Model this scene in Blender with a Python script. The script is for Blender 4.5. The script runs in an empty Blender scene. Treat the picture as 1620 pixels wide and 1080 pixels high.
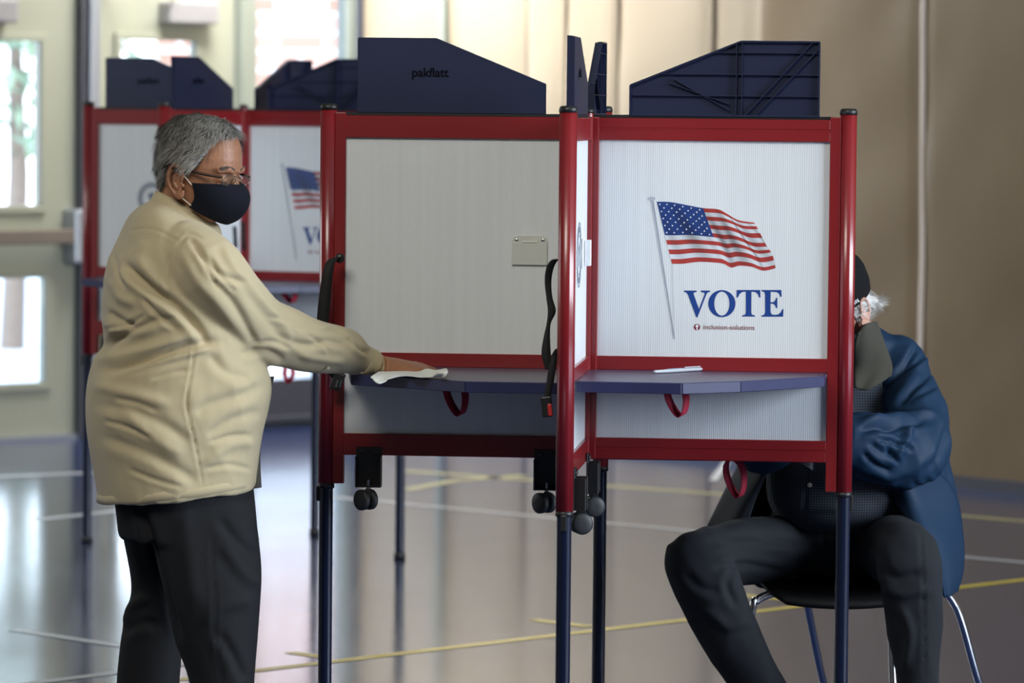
import bpy, bmesh, math, random
import numpy as np
from mathutils import Vector, Matrix, Euler, noise as mnoise
random.seed(7); np.random.seed(7)
scene = bpy.context.scene
COL = scene.collection

# ------------------------------------------------------------------ camera
F_PX = 6880.0; CAM_Z = 1.63
PITCH = math.atan(372.0/F_PX); ROLL = 0.0098
cam_d = bpy.data.cameras.new('camera'); cam = bpy.data.objects.new('camera', cam_d); COL.objects.link(cam)
cam_d.sensor_width = 36.0; cam_d.lens = 36.0*F_PX/1620.0
cam_d.clip_start = 0.5; cam_d.clip_end = 200
cam_d.dof.use_dof = True; cam_d.dof.focus_distance = 10.45; cam_d.dof.aperture_fstop = 4.5
CAM_R = (Matrix.Rotation(math.pi/2-PITCH, 4, 'X') @ Matrix.Rotation(ROLL, 4, 'Z'))
cam.matrix_world = Matrix.Translation((0, 0, CAM_Z)) @ CAM_R
scene.camera = cam
R3 = CAM_R.to_3x3()
def P(px, py, D):
    "point on the ray through pixel (px,py) at world distance Y = D"
    d = R3 @ Vector(((px-810)/F_PX, -(py-540)/F_PX, -1.0))
    return Vector((0, 0, CAM_Z)) + d*(D/d.y)
def PZ(px, py, z=0.0):
    d = R3 @ Vector(((px-810)/F_PX, -(py-540)/F_PX, -1.0))
    return Vector((0, 0, CAM_Z)) + d*((z-CAM_Z)/d.z)
def Pplane(px, py, p0, n):
    d = R3 @ Vector(((px-810)/F_PX, -(py-540)/F_PX, -1.0)); o = Vector((0, 0, CAM_Z))
    return o + d*((p0-o).dot(n)/d.dot(n))

# ------------------------------------------------------------------ world, sun, light
scene.view_settings.view_transform = 'Standard'; scene.view_settings.look = 'None'
scene.view_settings.gamma = 1.0; scene.view_settings.use_curve_mapping = False
scene.view_settings.exposure = 1.3
w = bpy.data.worlds.new('sky'); scene.world = w; w.use_nodes = True
nt = w.node_tree; bg = nt.nodes['Background']
tc = nt.nodes.new('ShaderNodeTexCoord'); sep = nt.nodes.new('ShaderNodeSeparateXYZ'); rmp = nt.nodes.new('ShaderNodeValToRGB')
nt.links.new(tc.outputs['Generated'], sep.inputs[0]); nt.links.new(sep.outputs['Z'], rmp.inputs[0]); nt.links.new(rmp.outputs[0], bg.inputs['Color'])
rmp.color_ramp.elements[0].position = 0.0; rmp.color_ramp.elements[0].color = (0.80, 0.88, 1.0, 1)
rmp.color_ramp.elements[1].position = 0.6; rmp.color_ramp.elements[1].color = (0.42, 0.62, 1.0, 1)
bg.inputs['Strength'].default_value = 2.6

def add_light(name, kind, loc, energy, color, size=None, size_y=None, target=None, **kw):
    l = bpy.data.lights.new(name, kind); l.energy = energy; l.color = color
    if kind == 'AREA':
        l.shape = 'RECTANGLE'; l.size = size; l.size_y = size_y
    for k, v in kw.items(): setattr(l, k, v)
    o = bpy.data.objects.new(name, l); COL.objects.link(o); o.location = loc
    if target is not None:
        o.rotation_euler = (Vector(target)-Vector(loc)).to_track_quat('-Z', 'Y').to_euler()
    return o
# sunlight on the brick building outside the doors
add_light('sun', 'SUN', (0, 0, 30), 1.5, (1.0, 0.90, 0.80), target=(3.2, 9.0, 22.5), angle=0.01)
# daylight from a window on the right, then three added fill lamps
add_light('window_light_right', 'AREA', (7.9, 7.6, 3.0), 450, (0.80, 0.89, 1.0), 5.0, 3.0, target=(0.3, 10.8, 1.0))
add_light('left_fill_light', 'AREA', (-7.6, 15.5, 2.6), 105, (0.92, 0.96, 1.0), 4.0, 2.6, target=(-1.6, 20.0, 1.2))  # added fill for the doors and the man's back, no window there
add_light('corner_fill_light', 'AREA', (-1.15, 20.9, 3.7), 135, (0.97, 0.98, 1.0), 1.6, 1.0, target=(-0.2, 21.3, 1.8))  # added lamp to brighten the wall near the corner, not light through the glass
add_light('front_fill_light', 'AREA', (-1.6, 5.0, 5.4), 105, (1.0, 0.96, 0.86), 3.0, 2.0, target=(-0.5, 10.5, 1.0))  # added frontal fill for camera-facing surfaces, stands for no known fixture

# ------------------------------------------------------------------ helpers
def setp(o, label=None, cat=None, group=None, kind=None):
    if label: o['label'] = label
    if cat: o['category'] = cat
    if group: o['group'] = group
    if kind: o['kind'] = kind
    return o
def empty(name, loc, rz=0.0, **kw):
    o = bpy.data.objects.new(name, None); COL.objects.link(o); o.location = loc; o.rotation_euler = (0, 0, rz)
    o.empty_display_size = 0.1
    return setp(o, **kw)
def link_mesh(name, me, parent=None, loc=None, rot=None, world=False, **kw):
    o = bpy.data.objects.new(name, me); COL.objects.link(o)
    if parent is not None:
        o.parent = parent
        if world:
            bpy.context.view_layer.update(); o.matrix_parent_inverse = parent.matrix_world.inverted()
    if loc is not None: o.location = loc
    if rot is not None: o.rotation_euler = rot
    return setp(o, **kw)

class MB:
    def __init__(s): s.v = []; s.f = []; s.m = []; s.sm = []; s.col = None
    def add(s, vs, fs, mi=0, smooth=False):
        n = len(s.v); s.v += [tuple(v) for v in vs]; s.f += [tuple(i+n for i in f) for f in fs]
        s.m += [mi]*len(fs); s.sm += [smooth]*len(fs); return s
    def box(s, a, b, mi=0, M=None):
        x0, y0, z0 = a; x1, y1, z1 = b
        vs = [Vector(p) for p in ((x0,y0,z0),(x1,y0,z0),(x1,y1,z0),(x0,y1,z0),(x0,y0,z1),(x1,y0,z1),(x1,y1,z1),(x0,y1,z1))]
        if M is not None: vs = [M @ v for v in vs]
        return s.add(vs, [(0,3,2,1),(4,5,6,7),(0,1,5,4),(1,2,6,5),(2,3,7,6),(3,0,4,7)], mi)
    def tube(s, pts, r, n=12, mi=0, cap=True, up=None):
        "tapered tube through pts; r number or list"
        pts = [Vector(p) for p in pts]; k = len(pts)
        rs = r if isinstance(r, (list, tuple)) else [r]*k
        vs = []; fs = []
        t0 = (pts[1]-pts[0]).normalized(); ref = Vector(up) if up else (Vector((0,0,1)) if abs(t0.z) < .9 else Vector((1,0,0)))
        u = t0.cross(ref).normalized()
        for i in range(k):
            if i == 0: t = pts[1]-pts[0]
            elif i == k-1: t = pts[-1]-pts[-2]
            else: t = (pts[i+1]-pts[i]).normalized()+(pts[i]-pts[i-1]).normalized()
            t = t.normalized(); u = (u - t*u.dot(t)).normalized(); v = t.cross(u)
            for j in range(n):
                a = 2*math.pi*j/n; vs.append(pts[i]+(u*math.cos(a)+v*math.sin(a))*rs[i])
        for i in range(k-1):
            for j in range(n):
                j2 = (j+1) % n; fs.append((i*n+j, i*n+j2, (i+1)*n+j2, (i+1)*n+j))
        s.add(vs, fs, mi, True)
        if cap:
            s.add(vs[:n], [tuple(reversed(range(n)))], mi); s.add(vs[-n:], [tuple(range(n))], mi)
        return s
    def lathe(s, c, prof, axis='Z', n=24, mi=0, M=None):
        "prof list of (r,h) along axis through c"
        vs = []; fs = []; k = len(prof)
        for r, h in prof:
            for j in range(n):
                a = 2*math.pi*j/n; x, y = r*math.cos(a), r*math.sin(a)
                p = {'Z': (x, y, h), 'X': (h, x, y), 'Y': (x, h, y)}[axis]
                p = Vector(p)
                if M is not None: p = M @ p
                vs.append(p+Vector(c))
        for i in range(k-1):
            for j in range(n):
                j2 = (j+1) % n; fs.append((i*n+j, i*n+j2, (i+1)*n+j2, (i+1)*n+j))
        fs.append(tuple(reversed(range(n)))); fs.append(tuple((k-1)*n+j for j in range(n)))
        return s.add(vs, fs, mi, True)
    def prism(s, poly, h0, h1, axis='Z', mi=0, M=None):
        "2D polygon extruded; axis Z: (x,y)+z ; axis Y: (x,z)+y ; axis X: (y,z)+x"
        def mk(p, h):
            v = {'Z': (p[0], p[1], h), 'Y': (p[0], h, p[1]), 'X': (h, p[0], p[1])}[axis]
            v = Vector(v); return M @ v if M is not None else v
        n = len(poly); vs = [mk(p, h0) for p in poly]+[mk(p, h1) for p in poly]
        fs = [tuple(reversed(range(n))), tuple(range(n, 2*n))]+[(i, (i+1) % n, n+(i+1) % n, n+i) for i in range(n)]
        return s.add(vs, fs, mi)
    def ribbon(s, pts, wv, th=0.0016, mi=0):
        "flat strap: pts centreline, wv list of half-width vectors"
        pts = [Vector(p) for p in pts]; k = len(pts); vs = []; fs = []
        for i in range(k):
            t = (pts[min(i+1, k-1)]-pts[max(i-1, 0)]).normalized(); W = Vector(wv[i] if isinstance(wv, list) else wv)
            nrm = t.cross(W); nrm = nrm.normalized()*th/2 if nrm.length > 1e-9 else Vector((0, th/2, 0))
            vs += [pts[i]-W-nrm, pts[i]+W-nrm, pts[i]+W+nrm, pts[i]-W+nrm]
        for i in range(k-1):
            a = i*4; b = a+4
            for q in range(4):
                q2 = (q+1) % 4; fs.append((a+q, a+q2, b+q2, b+q))
        fs.append((0, 3, 2, 1)); e = (k-1)*4; fs.append((e, e+1, e+2, e+3))
        return s.add(vs, fs, mi, True)
    def mesh(s, name, mats, bevel=0.0, seg=2, fix=True):
        me = bpy.data.meshes.new(name); me.from_pydata(s.v, [], s.f)
        for m in (mats if isinstance(mats, (list, tuple)) else [mats]): me.materials.append(m)
        me.polygons.foreach_set('material_index', s.m); me.polygons.foreach_set('use_smooth', s.sm)
        bm = bmesh.new(); bm.from_mesh(me)
        if fix: bmesh.ops.recalc_face_normals(bm, faces=bm.faces)
        if bevel > 0:
            es = [e for e in bm.edges if len(e.link_faces) == 2 and e.calc_face_angle(0) > 0.6]
            bmesh.ops.bevel(bm, geom=es, offset=bevel, segments=seg, affect='EDGES', profile=0.5, clamp_overlap=True)
        bm.to_mesh(me); bm.free(); me.update(); return me
    def obj(s, name, mats, parent=None, bevel=0.0, seg=2, loc=None, rot=None, world=False, fix=True, **kw):
        return link_mesh(name, s.mesh(name, mats, bevel, seg, fix), parent, loc, rot, world, **kw)

def crom(pts, n):
    "Catmull-Rom resample, pts as tuples"
    pts = [np.array(p, float) for p in pts]; out = []
    k = len(pts)
    for i in range(k-1):
        p0 = pts[max(i-1, 0)]; p1 = pts[i]; p2 = pts[i+1]; p3 = pts[min(i+2, k-1)]
        for j in range(n):
            t = j/n
            out.append(0.5*((2*p1)+(-p0+p2)*t+(2*p0-5*p1+4*p2-p3)*t*t+(-p0+3*p1-3*p2+p3)*t**3))
    out.append(pts[-1]); return out

# ------------------------------------------------------------------ materials
def mat(name, color, rough=0.5, metal=0.0, spec=0.5, coat=0.0, coat_rough=0.1, sheen=0.0, nvar=0.0, nscale=20, bump=0.0, bscale=200, bdist=0.001, trans=0.0, aniso=None, sub=0.0):
    m = bpy.data.materials.new(name); m.use_nodes = True; t = m.node_tree; b = t.nodes['Principled BSDF']
    b.inputs['Base Color'].default_value = (*color, 1); b.inputs['Roughness'].default_value = rough
    b.inputs['Metallic'].default_value = metal; b.inputs['Specular IOR Level'].default_value = spec
    b.inputs['Coat Weight'].default_value = coat; b.inputs['Coat Roughness'].default_value = coat_rough
    b.inputs['Sheen Weight'].default_value = sheen
    if sub > 0:
        b.inputs['Subsurface Weight'].default_value = sub; b.inputs['Subsurface Radius'].default_value = (.012, .004, .002); b.inputs['Subsurface Scale'].default_value = 0.5
    tcn = t.nodes.new('ShaderNodeTexCoord')
    if nvar > 0:
        nz = t.nodes.new('ShaderNodeTexNoise'); nz.inputs['Scale'].default_value = nscale; nz.inputs['Detail'].default_value = 5
        t.links.new(tcn.outputs['Object'], nz.inputs['Vector'])
        mx = t.nodes.new('ShaderNodeMix'); mx.data_type = 'RGBA'
        mx.inputs['A'].default_value = (*[c*(1-nvar) for c in color], 1); mx.inputs['B'].default_value = (*[min(1, c*(1+nvar)) for c in color], 1)
        t.links.new(nz.outputs['Fac'], mx.inputs['Factor']); t.links.new(mx.outputs['Result'], b.inputs['Base Color'])
    if bump > 0:
        nb = t.nodes.new('ShaderNodeTexNoise'); nb.inputs['Scale'].default_value = bscale; nb.inputs['Detail'].default_value = 3
        t.links.new(tcn.outputs['Object'], nb.inputs['Vector'])
        bp = t.nodes.new('ShaderNodeBump'); bp.inputs['Strength'].default_value = bump; bp.inputs['Distance'].default_value = bdist
        t.links.new(nb.outputs['Fac'], bp.inputs['Height']); t.links.new(bp.outputs['Normal'], b.inputs['Normal'])
    return m

M = {}
M['red'] = mat('red_painted_aluminium', (0.215, 0.009, 0.012), 0.32, spec=0.6, coat=0.35, coat_rough=0.15, nvar=.06, nscale=6)
M['blue'] = mat('blue_painted_steel', (0.0032, 0.0075, 0.026), 0.26, spec=0.6, coat=0.4, nvar=.08, nscale=8)
M['black'] = mat('black_plastic', (0.012, 0.012, 0.013), 0.42, bump=.15, bscale=300)
M['web'] = mat('black_webbing', (0.010, 0.010, 0.011), 0.75, bump=.4, bscale=900)
M['rubber'] = mat('dark_rubber', (0.022, 0.024, 0.026), 0.5, bump=.1, bscale=200)
M['chrome'] = mat('bright_steel', (0.72, 0.74, 0.78), 0.16, metal=1.0, nvar=.03)
M['navy'] = mat('navy_moulded_plastic', (0.013, 0.018, 0.048), 0.34, spec=0.5, nvar=.12, nscale=5, bump=.08, bscale=30, bdist=.002)
M['navy_dark'] = mat('navy_lettering', (0.0015, 0.002, 0.006), 0.75, spec=.1, nvar=.05)
M['table'] = mat('lilac_blue_laminate', (0.058, 0.056, 0.105), 0.32, spec=0.5, nvar=.05, nscale=9)
M['edge'] = mat('blue_table_edging', (0.026, 0.031, 0.090), 0.33, nvar=.06, nscale=9)
M['redweb'] = mat('red_webbing', (0.36, 0.006, 0.035), 0.7, bump=.4, bscale=900)
M['button'] = mat('red_button_plastic', (0.55, 0.03, 0.03), 0.4, nvar=.03)
M['cream'] = mat('cream_plastic', (0.60, 0.61, 0.56), 0.4, nvar=.03)
M['tan'] = mat('tan_board', (0.42, 0.20, 0.09), 0.6, nvar=.08)
M['inkblue'] = mat('blue_ink', (0.006, 0.046, 0.235), 0.45, nvar=.03)
M['inkred'] = mat('maroon_ink', (0.20, 0.03, 0.05), 0.5, nvar=.03)
M['inkgrey'] = mat('grey_ink', (0.16, 0.19, 0.25), 0.5, nvar=.03)
M['white'] = mat('white_print', (0.82, 0.84, 0.86), 0.5, nvar=.02)

def panel_mat():
    m = mat('white_corrugated_plastic', (0.70, 0.73, 0.745), 0.38, spec=0.4)
    t = m.node_tree; b = t.nodes['Principled BSDF']
    tcn = t.nodes.new('ShaderNodeTexCoord'); sp = t.nodes.new('ShaderNodeSeparateXYZ'); t.links.new(tcn.outputs['Object'], sp.inputs[0])
    mul = t.nodes.new('ShaderNodeMath'); mul.operation = 'MULTIPLY'; mul.inputs[1].default_value = 2*math.pi/0.0052
    sn = t.nodes.new('ShaderNodeMath'); sn.operation = 'SINE'; t.links.new(sp.outputs['X'], mul.inputs[0]); t.links.new(mul.outputs[0], sn.inputs[0])
    bp = t.nodes.new('ShaderNodeBump'); bp.inputs['Strength'].default_value = .22; bp.inputs['Distance'].default_value = 0.0004
    t.links.new(sn.outputs[0], bp.inputs['Height']); t.links.new(bp.outputs['Normal'], b.inputs['Normal'])
    nz = t.nodes.new('ShaderNodeTexNoise'); nz.inputs['Scale'].default_value = 60
    mp = t.nodes.new('ShaderNodeMapping'); mp.inputs['Scale'].default_value = (1, 1, .01); t.links.new(tcn.outputs['Object'], mp.inputs[0]); t.links.new(mp.outputs[0], nz.inputs['Vector'])
    mx = t.nodes.new('ShaderNodeMix'); mx.data_type = 'RGBA'; mx.inputs['A'].default_value = (.66, .69, .705, 1); mx.inputs['B'].default_value = (.74, .77, .785, 1)
    t.links.new(nz.outputs['Fac'], mx.inputs['Factor']); t.links.new(mx.outputs['Result'], b.inputs['Base Color'])
    return m
M['panel'] = panel_mat()

def glass_mat():
    m = bpy.data.materials.new('window_glass'); m.use_nodes = True; t = m.node_tree
    for n in list(t.nodes): t.nodes.remove(n)
    o = t.nodes.new('ShaderNodeOutputMaterial'); mx = t.nodes.new('ShaderNodeMixShader'); tr = t.nodes.new('ShaderNodeBsdfTransparent'); gl = t.nodes.new('ShaderNodeBsdfGlossy')
    tr.inputs[0].default_value = (.94, .96, .95, 1); gl.inputs['Roughness'].default_value = 0.02
    fr = t.nodes.new('ShaderNodeFresnel'); fr.inputs['IOR'].default_value = 1.45
    t.links.new(fr.outputs[0], mx.inputs[0]); t.links.new(tr.outputs[0], mx.inputs[1]); t.links.new(gl.outputs[0], mx.inputs[2]); t.links.new(mx.outputs[0], o.inputs[0])
    return m
M['glass'] = glass_mat()
# ------------------------------------------------------------------ the room
M['floor'] = mat('blue_grey_gym_floor', (0.075, 0.085, 0.130), 0.17, spec=0.95, coat=0.15, coat_rough=.12)
def floor_nodes():
    t = M['floor'].node_tree; b = t.nodes['Principled BSDF']; tcn = t.nodes.new('ShaderNodeTexCoord')
    nz = t.nodes.new('ShaderNodeTexNoise'); nz.inputs['Scale'].default_value = 1.3; nz.inputs['Detail'].default_value = 6
    t.links.new(tcn.outputs['Object'], nz.inputs['Vector'])
    mx = t.nodes.new('ShaderNodeMix'); mx.data_type = 'RGBA'; mx.inputs['A'].default_value = (.016, .029, .088, 1); mx.inputs['B'].default_value = (.024, .037, .098, 1)
    t.links.new(nz.outputs['Fac'], mx.inputs['Factor']); t.links.new(mx.outputs['Result'], b.inputs['Base Color'])
    nb = t.nodes.new('ShaderNodeTexNoise'); nb.inputs['Scale'].default_value = 5.0; nb.inputs['Detail'].default_value = 4
    t.links.new(tcn.outputs['Object'], nb.inputs['Vector'])
    bp = t.nodes.new('ShaderNodeBump'); bp.inputs['Strength'].default_value = .10; bp.inputs['Distance'].default_value = .004
    t.links.new(nb.outputs['Fac'], bp.inputs['Height']); t.links.new(bp.outputs['Normal'], b.inputs['Normal'])
    mr = t.nodes.new('ShaderNodeMapRange'); mr.inputs['To Min'].default_value = .09; mr.inputs['To Max'].default_value = .18
    t.links.new(nz.outputs['Fac'], mr.inputs['Value']); t.links.new(mr.outputs['Result'], b.inputs['Roughness'])
floor_nodes()
M['floor'].node_tree.nodes['Principled BSDF'].inputs['Specular Tint'].default_value = (.70, .78, 1.0, 1)
M['yellow'] = mat('yellow_court_line', (0.62, 0.49, 0.03), 0.3, nvar=.08)
M['whiteline'] = mat('white_court_line', (0.46, 0.47, 0.48), 0.3, nvar=.08)
M['paleyellow'] = mat('pale_yellow_court_line', (0.36, 0.33, 0.15), 0.3, nvar=.08)
M['doorpaint'] = mat('cream_green_door_paint', (0.29, 0.29, 0.215), 0.45, nvar=.04, nscale=3)
M['doorframe'] = mat('grey_green_frame_paint', (0.22, 0.235, 0.19), 0.45, nvar=.04, nscale=3)
M['alu'] = mat('grey_aluminium', (0.33, 0.35, 0.38), 0.4, metal=.6, nvar=.04)
M['base'] = mat('dark_base_strip', (0.045, 0.045, 0.055), 0.5, nvar=.1)
M['ceil'] = mat('off_white_ceiling', (0.34, 0.34, 0.32), 0.8, nvar=.04)
M['wallpaint'] = mat('beige_wall_paint', (0.28, 0.26, 0.22), 0.7, nvar=.04)

e1 = Vector((math.cos(math.radians(43)), math.sin(math.radians(43)), 0))        # door wall, to the right = away
W0 = Vector((-2.452, 20.77, 0)); n1 = Vector((e1.y, -e1.x, 0))                   # n1 faces the room
def tw(px, py=400):                                                              # pixel -> distance along the door wall
    return (Pplane(px, py, W0, n1)-W0).dot(e1)
def zw(px, py): return Pplane(px, py, W0, n1).z
T_END = tw(566)
CORNER = W0+e1*T_END
e2 = (Vector((2.18, 18.53, 0))-CORNER).normalized(); n2 = Vector((e2.y, -e2.x, 0))
if n2.y > 0: n2 = -n2
MW = Matrix((( e1.x, -n1.x, 0, W0.x), (e1.y, -n1.y, 0, W0.y), (0, 0, 1, 0), (0, 0, 0, 1)))  # local: x along wall, y outward, z up

HX0, HX1, HY0, HC = -9.0, 9.0, -4.0, 6.0
T_L = (HX0-W0.x)/e1.x; PL = W0+e1*T_L
T_R = (HX1-CORNER.x)/e2.x; PR = CORNER+e2*T_R
fl = MB()
out = [(HX0, HY0), (HX1, HY0), (PR.x, PR.y), (CORNER.x, CORNER.y), (PL.x, PL.y)]
fl.prism(out, -0.1, 0.0)
LZ = 0.0012
def line(a, b, wd, mi):
    a = Vector(a); b = Vector(b); d = (b-a).normalized(); n = Vector((-d.y, d.x, 0))*wd/2
    fl.add([Vector((q.x, q.y, LZ)) for q in (a-n, b-n, b+n, a+n)], [(0, 1, 2, 3)], mi)
yA = PZ(285, 1075); yB = PZ(1620, 917); dY = (yB-yA).normalized(); yN = Vector((-dY.y, dY.x, 0))
line(yA-dY*3.5, yB+dY*3.0, 0.05, 1)
for (px, py, ln) in ((517, 1040, .16), (932, 991, .24), (1262, 951, .26)):       # short tick marks on the far side of the yellow line
    q = PZ(px, py); line(q, q+yN*ln, 0.05, 1)
line(PZ(640, 797)+(PZ(640, 797)-PZ(1090, 840))*.3, PZ(1620, 890)+(PZ(1620, 890)-PZ(1090, 840))*.3, 0.055, 2)
line(PZ(20, 996), PZ(300, 1038), 0.05, 2); line(PZ(20, 1084), PZ(300, 1050), 0.05, 2)
line(PZ(-60, 756), PZ(190, 746), 0.07, 2); line(PZ(60, 822), PZ(260, 800), 0.07, 2)
line(PZ(640, 745), PZ(1130, 781), 0.075, 3); line(PZ(1130, 781), PZ(1700, 832), 0.07, 3)
line(PZ(640, 775), PZ(720, 760), 0.07, 3); line(PZ(720, 760), PZ(830, 752), 0.07, 3)
line(PZ(1128, 760), PZ(1156, 722), 0.035, 2)
fl.obj('floor', [M['floor'], M['yellow'], M['whiteline'], M['paleyellow']], fix=False, kind='structure')

ce = MB(); ce.prism(out, HC, HC+.15); ce.obj('ceiling', M['ceil'], kind='structure')
WT = 0.16
def wall_with_holes(name, M4, x0, x1, z1, holes, m):
    "holes (xa,xb,za,zb) cut through a wall slab lying in y 0..WT of matrix M4"
    xs = sorted({x0, x1, *[h[0] for h in holes], *[h[1] for h in holes]}); zs = sorted({0.0, z1, *[h[2] for h in holes], *[h[3] for h in holes]})
    b = MB()
    for i in range(len(xs)-1):
        for j in range(len(zs)-1):
            cx = (xs[i]+xs[i+1])/2; cz = (zs[j]+zs[j+1])/2
            if any(h[0] < cx < h[1] and h[2] < cz < h[3] for h in holes): continue
            b.box((xs[i], 0, zs[j]), (xs[i+1], WT, zs[j+1]), M=M4)
    return b.obj(name, m, kind='structure')
# door wall openings (left leaf, right leaf, tall glazed light)
tA, tB = tw(-260), tw(124); tC, tD = tw(152), tw(375); tE, tF = tw(400), tw(563)
DH = 2.32; GB = zw(480, 655); GT = 3.3
wall_with_holes('wall_left', MW, T_L, T_END, HC, [(tA, tB, 0, DH), (tC, tD, 0, DH), (tE, tF, GB, GT)], M['doorframe'])
bl = MB(); bl.box((T_L, -.012, 0), (tA-.02, 0, .10), M=MW); bl.box((tD+.02, -.012, 0), (T_END-.02, 0, .24), M=MW); bl.obj('baseboard_left', M['base'], kind='structure')

def door(name, ta, tb, wins, bar, closer):
    b = MB(); xs = sorted({ta, tb, *[h[0] for h in wins], *[h[1] for h in wins]}); zs = sorted({0.012, DH-.01, *[h[2] for h in wins], *[h[3] for h in wins]})
    for i in range(len(xs)-1):
        for j in range(len(zs)-1):
            cx = (xs[i]+xs[i+1])/2; cz = (zs[j]+zs[j+1])/2
            if any(h[0] < cx < h[1] and h[2] < cz < h[3] for h in wins): continue
            b.box((xs[i], .02, zs[j]), (xs[i+1], .065, zs[j+1]), M=MW)
    d = b.obj(name, M['doorpaint'], kind='structure')
    k = MB(); k.box((ta-.01, -.01, -.02), (tb+.01, WT+.02, .022), M=MW); k.obj('threshold', M['alu'], d)
    for (xa, xb, za, zb) in wins:
        f = MB(); r = .035
        for (p, q) in (((xa-r, za-r), (xb+r, za)), ((xa-r, zb), (xb+r, zb+r)), ((xa-r, za), (xa, zb)), ((xb, za), (xb+r, zb))):
            f.box((p[0], .004, p[1]), (q[0], .02, q[1]), M=MW)
        f.obj('window_trim', M['doorpaint'], d, bevel=.003)
        g = MB(); g.box((xa, .038, za), (xb, .044, zb), M=MW); g.obj('window_pane', M['glass'], d)
    if bar:
        xa, xb, z = bar; k = MB(); k.box((xa, -.075, z-.035), (xb, -.02, z+.035), M=MW); k.obj('push_bar', M['bar'], d, bevel=.006)
        k = MB(); k.box((xb-.02, -.085, z-.13), (xb+.055, .02, z+.13), M=MW); k.obj('latch_case', M['alu'], d, bevel=.01)
        k = MB(); k.box((xa-.06, -.085, z-.05), (xa, .02, z+.05), M=MW); k.obj('bar_end', M['alu'], d, bevel=.01)
    if closer:
        xa, xb, za, zb = closer; k = MB(); k.box((xa, -.075, za), (xb, .02, zb), M=MW)
        k.obj('door_closer', M['closer'], d, bevel=.01)
        k = MB(); k.tube([MW @ Vector(((xa+xb)/2, -.04, zb)), MW @ Vector(((xa+xb)/2, -.04, zb+.03)), MW @ Vector((xa-.2, -.16, zb+.04)), MW @ Vector((xa-.35, -.01, zb+.07))], .012, 8)
        k.obj('closer_arm', M['closer'], d)
    return d
M['bar'] = mat('brown_push_bar', (0.20, 0.165, 0.135), 0.35, metal=.4, nvar=.04)
M['closer'] = mat('grey_closer_body', (0.26, 0.245, 0.24), 0.45, nvar=.04)
door('door_1', tA+.01, tB-.01, [(tw(-90), tw(66), zw(40, 325), zw(40, 65)), (tw(-90), tw(75), zw(40, 606), zw(40, 440))],
     (tw(-190), tw(108), zw(60, 374)), (tw(-110), tw(14), zw(0, 36), zw(0, 36)+.11))
door('door_2', tC+.01, tD-.01, [(tw(192), tw(311), zw(250, 325), zw(250, 64)), (tw(192), tw(311), zw(250, 606), zw(250, 440))],
     (tw(170), tw(345), zw(250, 374)), (tw(252), tw(330), zw(290, 38), zw(290, 38)+.11))
mu = MB(); mu.box((tw(133), -.05, 0), (tw(148), .02, HC), M=MW); mu.obj('trim_1', M['alu'], bevel=.006, kind='structure')
mu = MB(); mu.box((tw(122), -.03, 0), (tw(131), .02, DH), M=MW); mu.obj('trim_2', M['base'], bevel=.004, kind='structure')
mu = MB(); mu.box((tw(376), -.03, 0), (tw(399), .02, HC), M=MW); mu.obj('trim_3', M['doorframe'], bevel=.006, kind='structure')
wf = MB()
wf.box((tE, .03, GB), (tF, .10, GB+.05), M=MW); wf.box((tE, .03, GT-.05), (tF, .10, GT), M=MW); wf.box((tE, .03, GB), (tE+.015, .10, GT), M=MW); wf.box((tF-.03, .03, GB), (tF, .10, GT), M=MW)
wo = wf.obj('window_1', M['doorframe'], bevel=.004, kind='structure')
g = MB(); g.box((tE, .06, GB), (tF, .066, GT), M=MW); g.obj('window_pane', M['glass'], wo)
mu = MB(); mu.box((tE-.02, -.06, GB-.03), (tF, .0, GB), M=MW); mu.obj('trim_4', M['base'], bevel=.004, kind='structure')
mu = MB(); mu.box((T_END-.03, -.035, 0), (T_END-.0, .0, HC), M=MW); mu.obj('trim_5', M['base'], bevel=.004, kind='structure')

# right wall: tall padded vinyl divider with seams
def vinyl():
    m = mat('tan_vinyl_wall_covering', (0.40, 0.32, 0.215), 0.42, spec=.45)
    t = m.node_tree; b = t.nodes['Principled BSDF']; tcn = t.nodes.new('ShaderNodeTexCoord')
    nz = t.nodes.new('ShaderNodeTexNoise'); nz.inputs['Scale'].default_value = 1.6; nz.inputs['Detail'].default_value = 4
    t.links.new(tcn.outputs['Object'], nz.inputs['Vector'])
    mx = t.nodes.new('ShaderNodeMix'); mx.data_type = 'RGBA'; mx.inputs['A'].default_value = (.120, .080, .037, 1); mx.inputs['B'].default_value = (.185, .130, .067, 1)
    t.links.new(nz.outputs['Fac'], mx.inputs['Factor']); t.links.new(mx.outputs['Result'], b.inputs['Base Color'])
    nb = t.nodes.new('ShaderNodeTexNoise'); nb.inputs['Scale'].default_value = 160; t.links.new(tcn.outputs['Object'], nb.inputs['Vector'])
    bp = t.nodes.new('ShaderNodeBump'); bp.inputs['Strength'].default_value = .3; bp.inputs['Distance'].default_value = .002
    t.links.new(nb.outputs['Fac'], bp.inputs['Height']); t.links.new(bp.outputs['Normal'], b.inputs['Normal'])
    return m
M['vinyl'] = vinyl()
M['partition'] = mat('cream_partition_panels', (.31, .250, .170), .5, nvar=.05, nscale=2, bump=.1, bscale=120)
M['seam'] = mat('pale_seam_piping', (0.62, 0.52, 0.44), 0.45, nvar=.05)
def t2(px, py=400):
    return (Pplane(px, py, CORNER, n2)-CORNER).dot(e2)
MR = Matrix(((e2.x, -n2.x, 0, CORNER.x), (e2.y, -n2.y, 0, CORNER.y), (0, 0, 1, 0), (0, 0, 0, 1)))  # x along, y outward
seams = [t2(p) for p in (830, 890, 970, 1122, 1187, 1457)]
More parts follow.
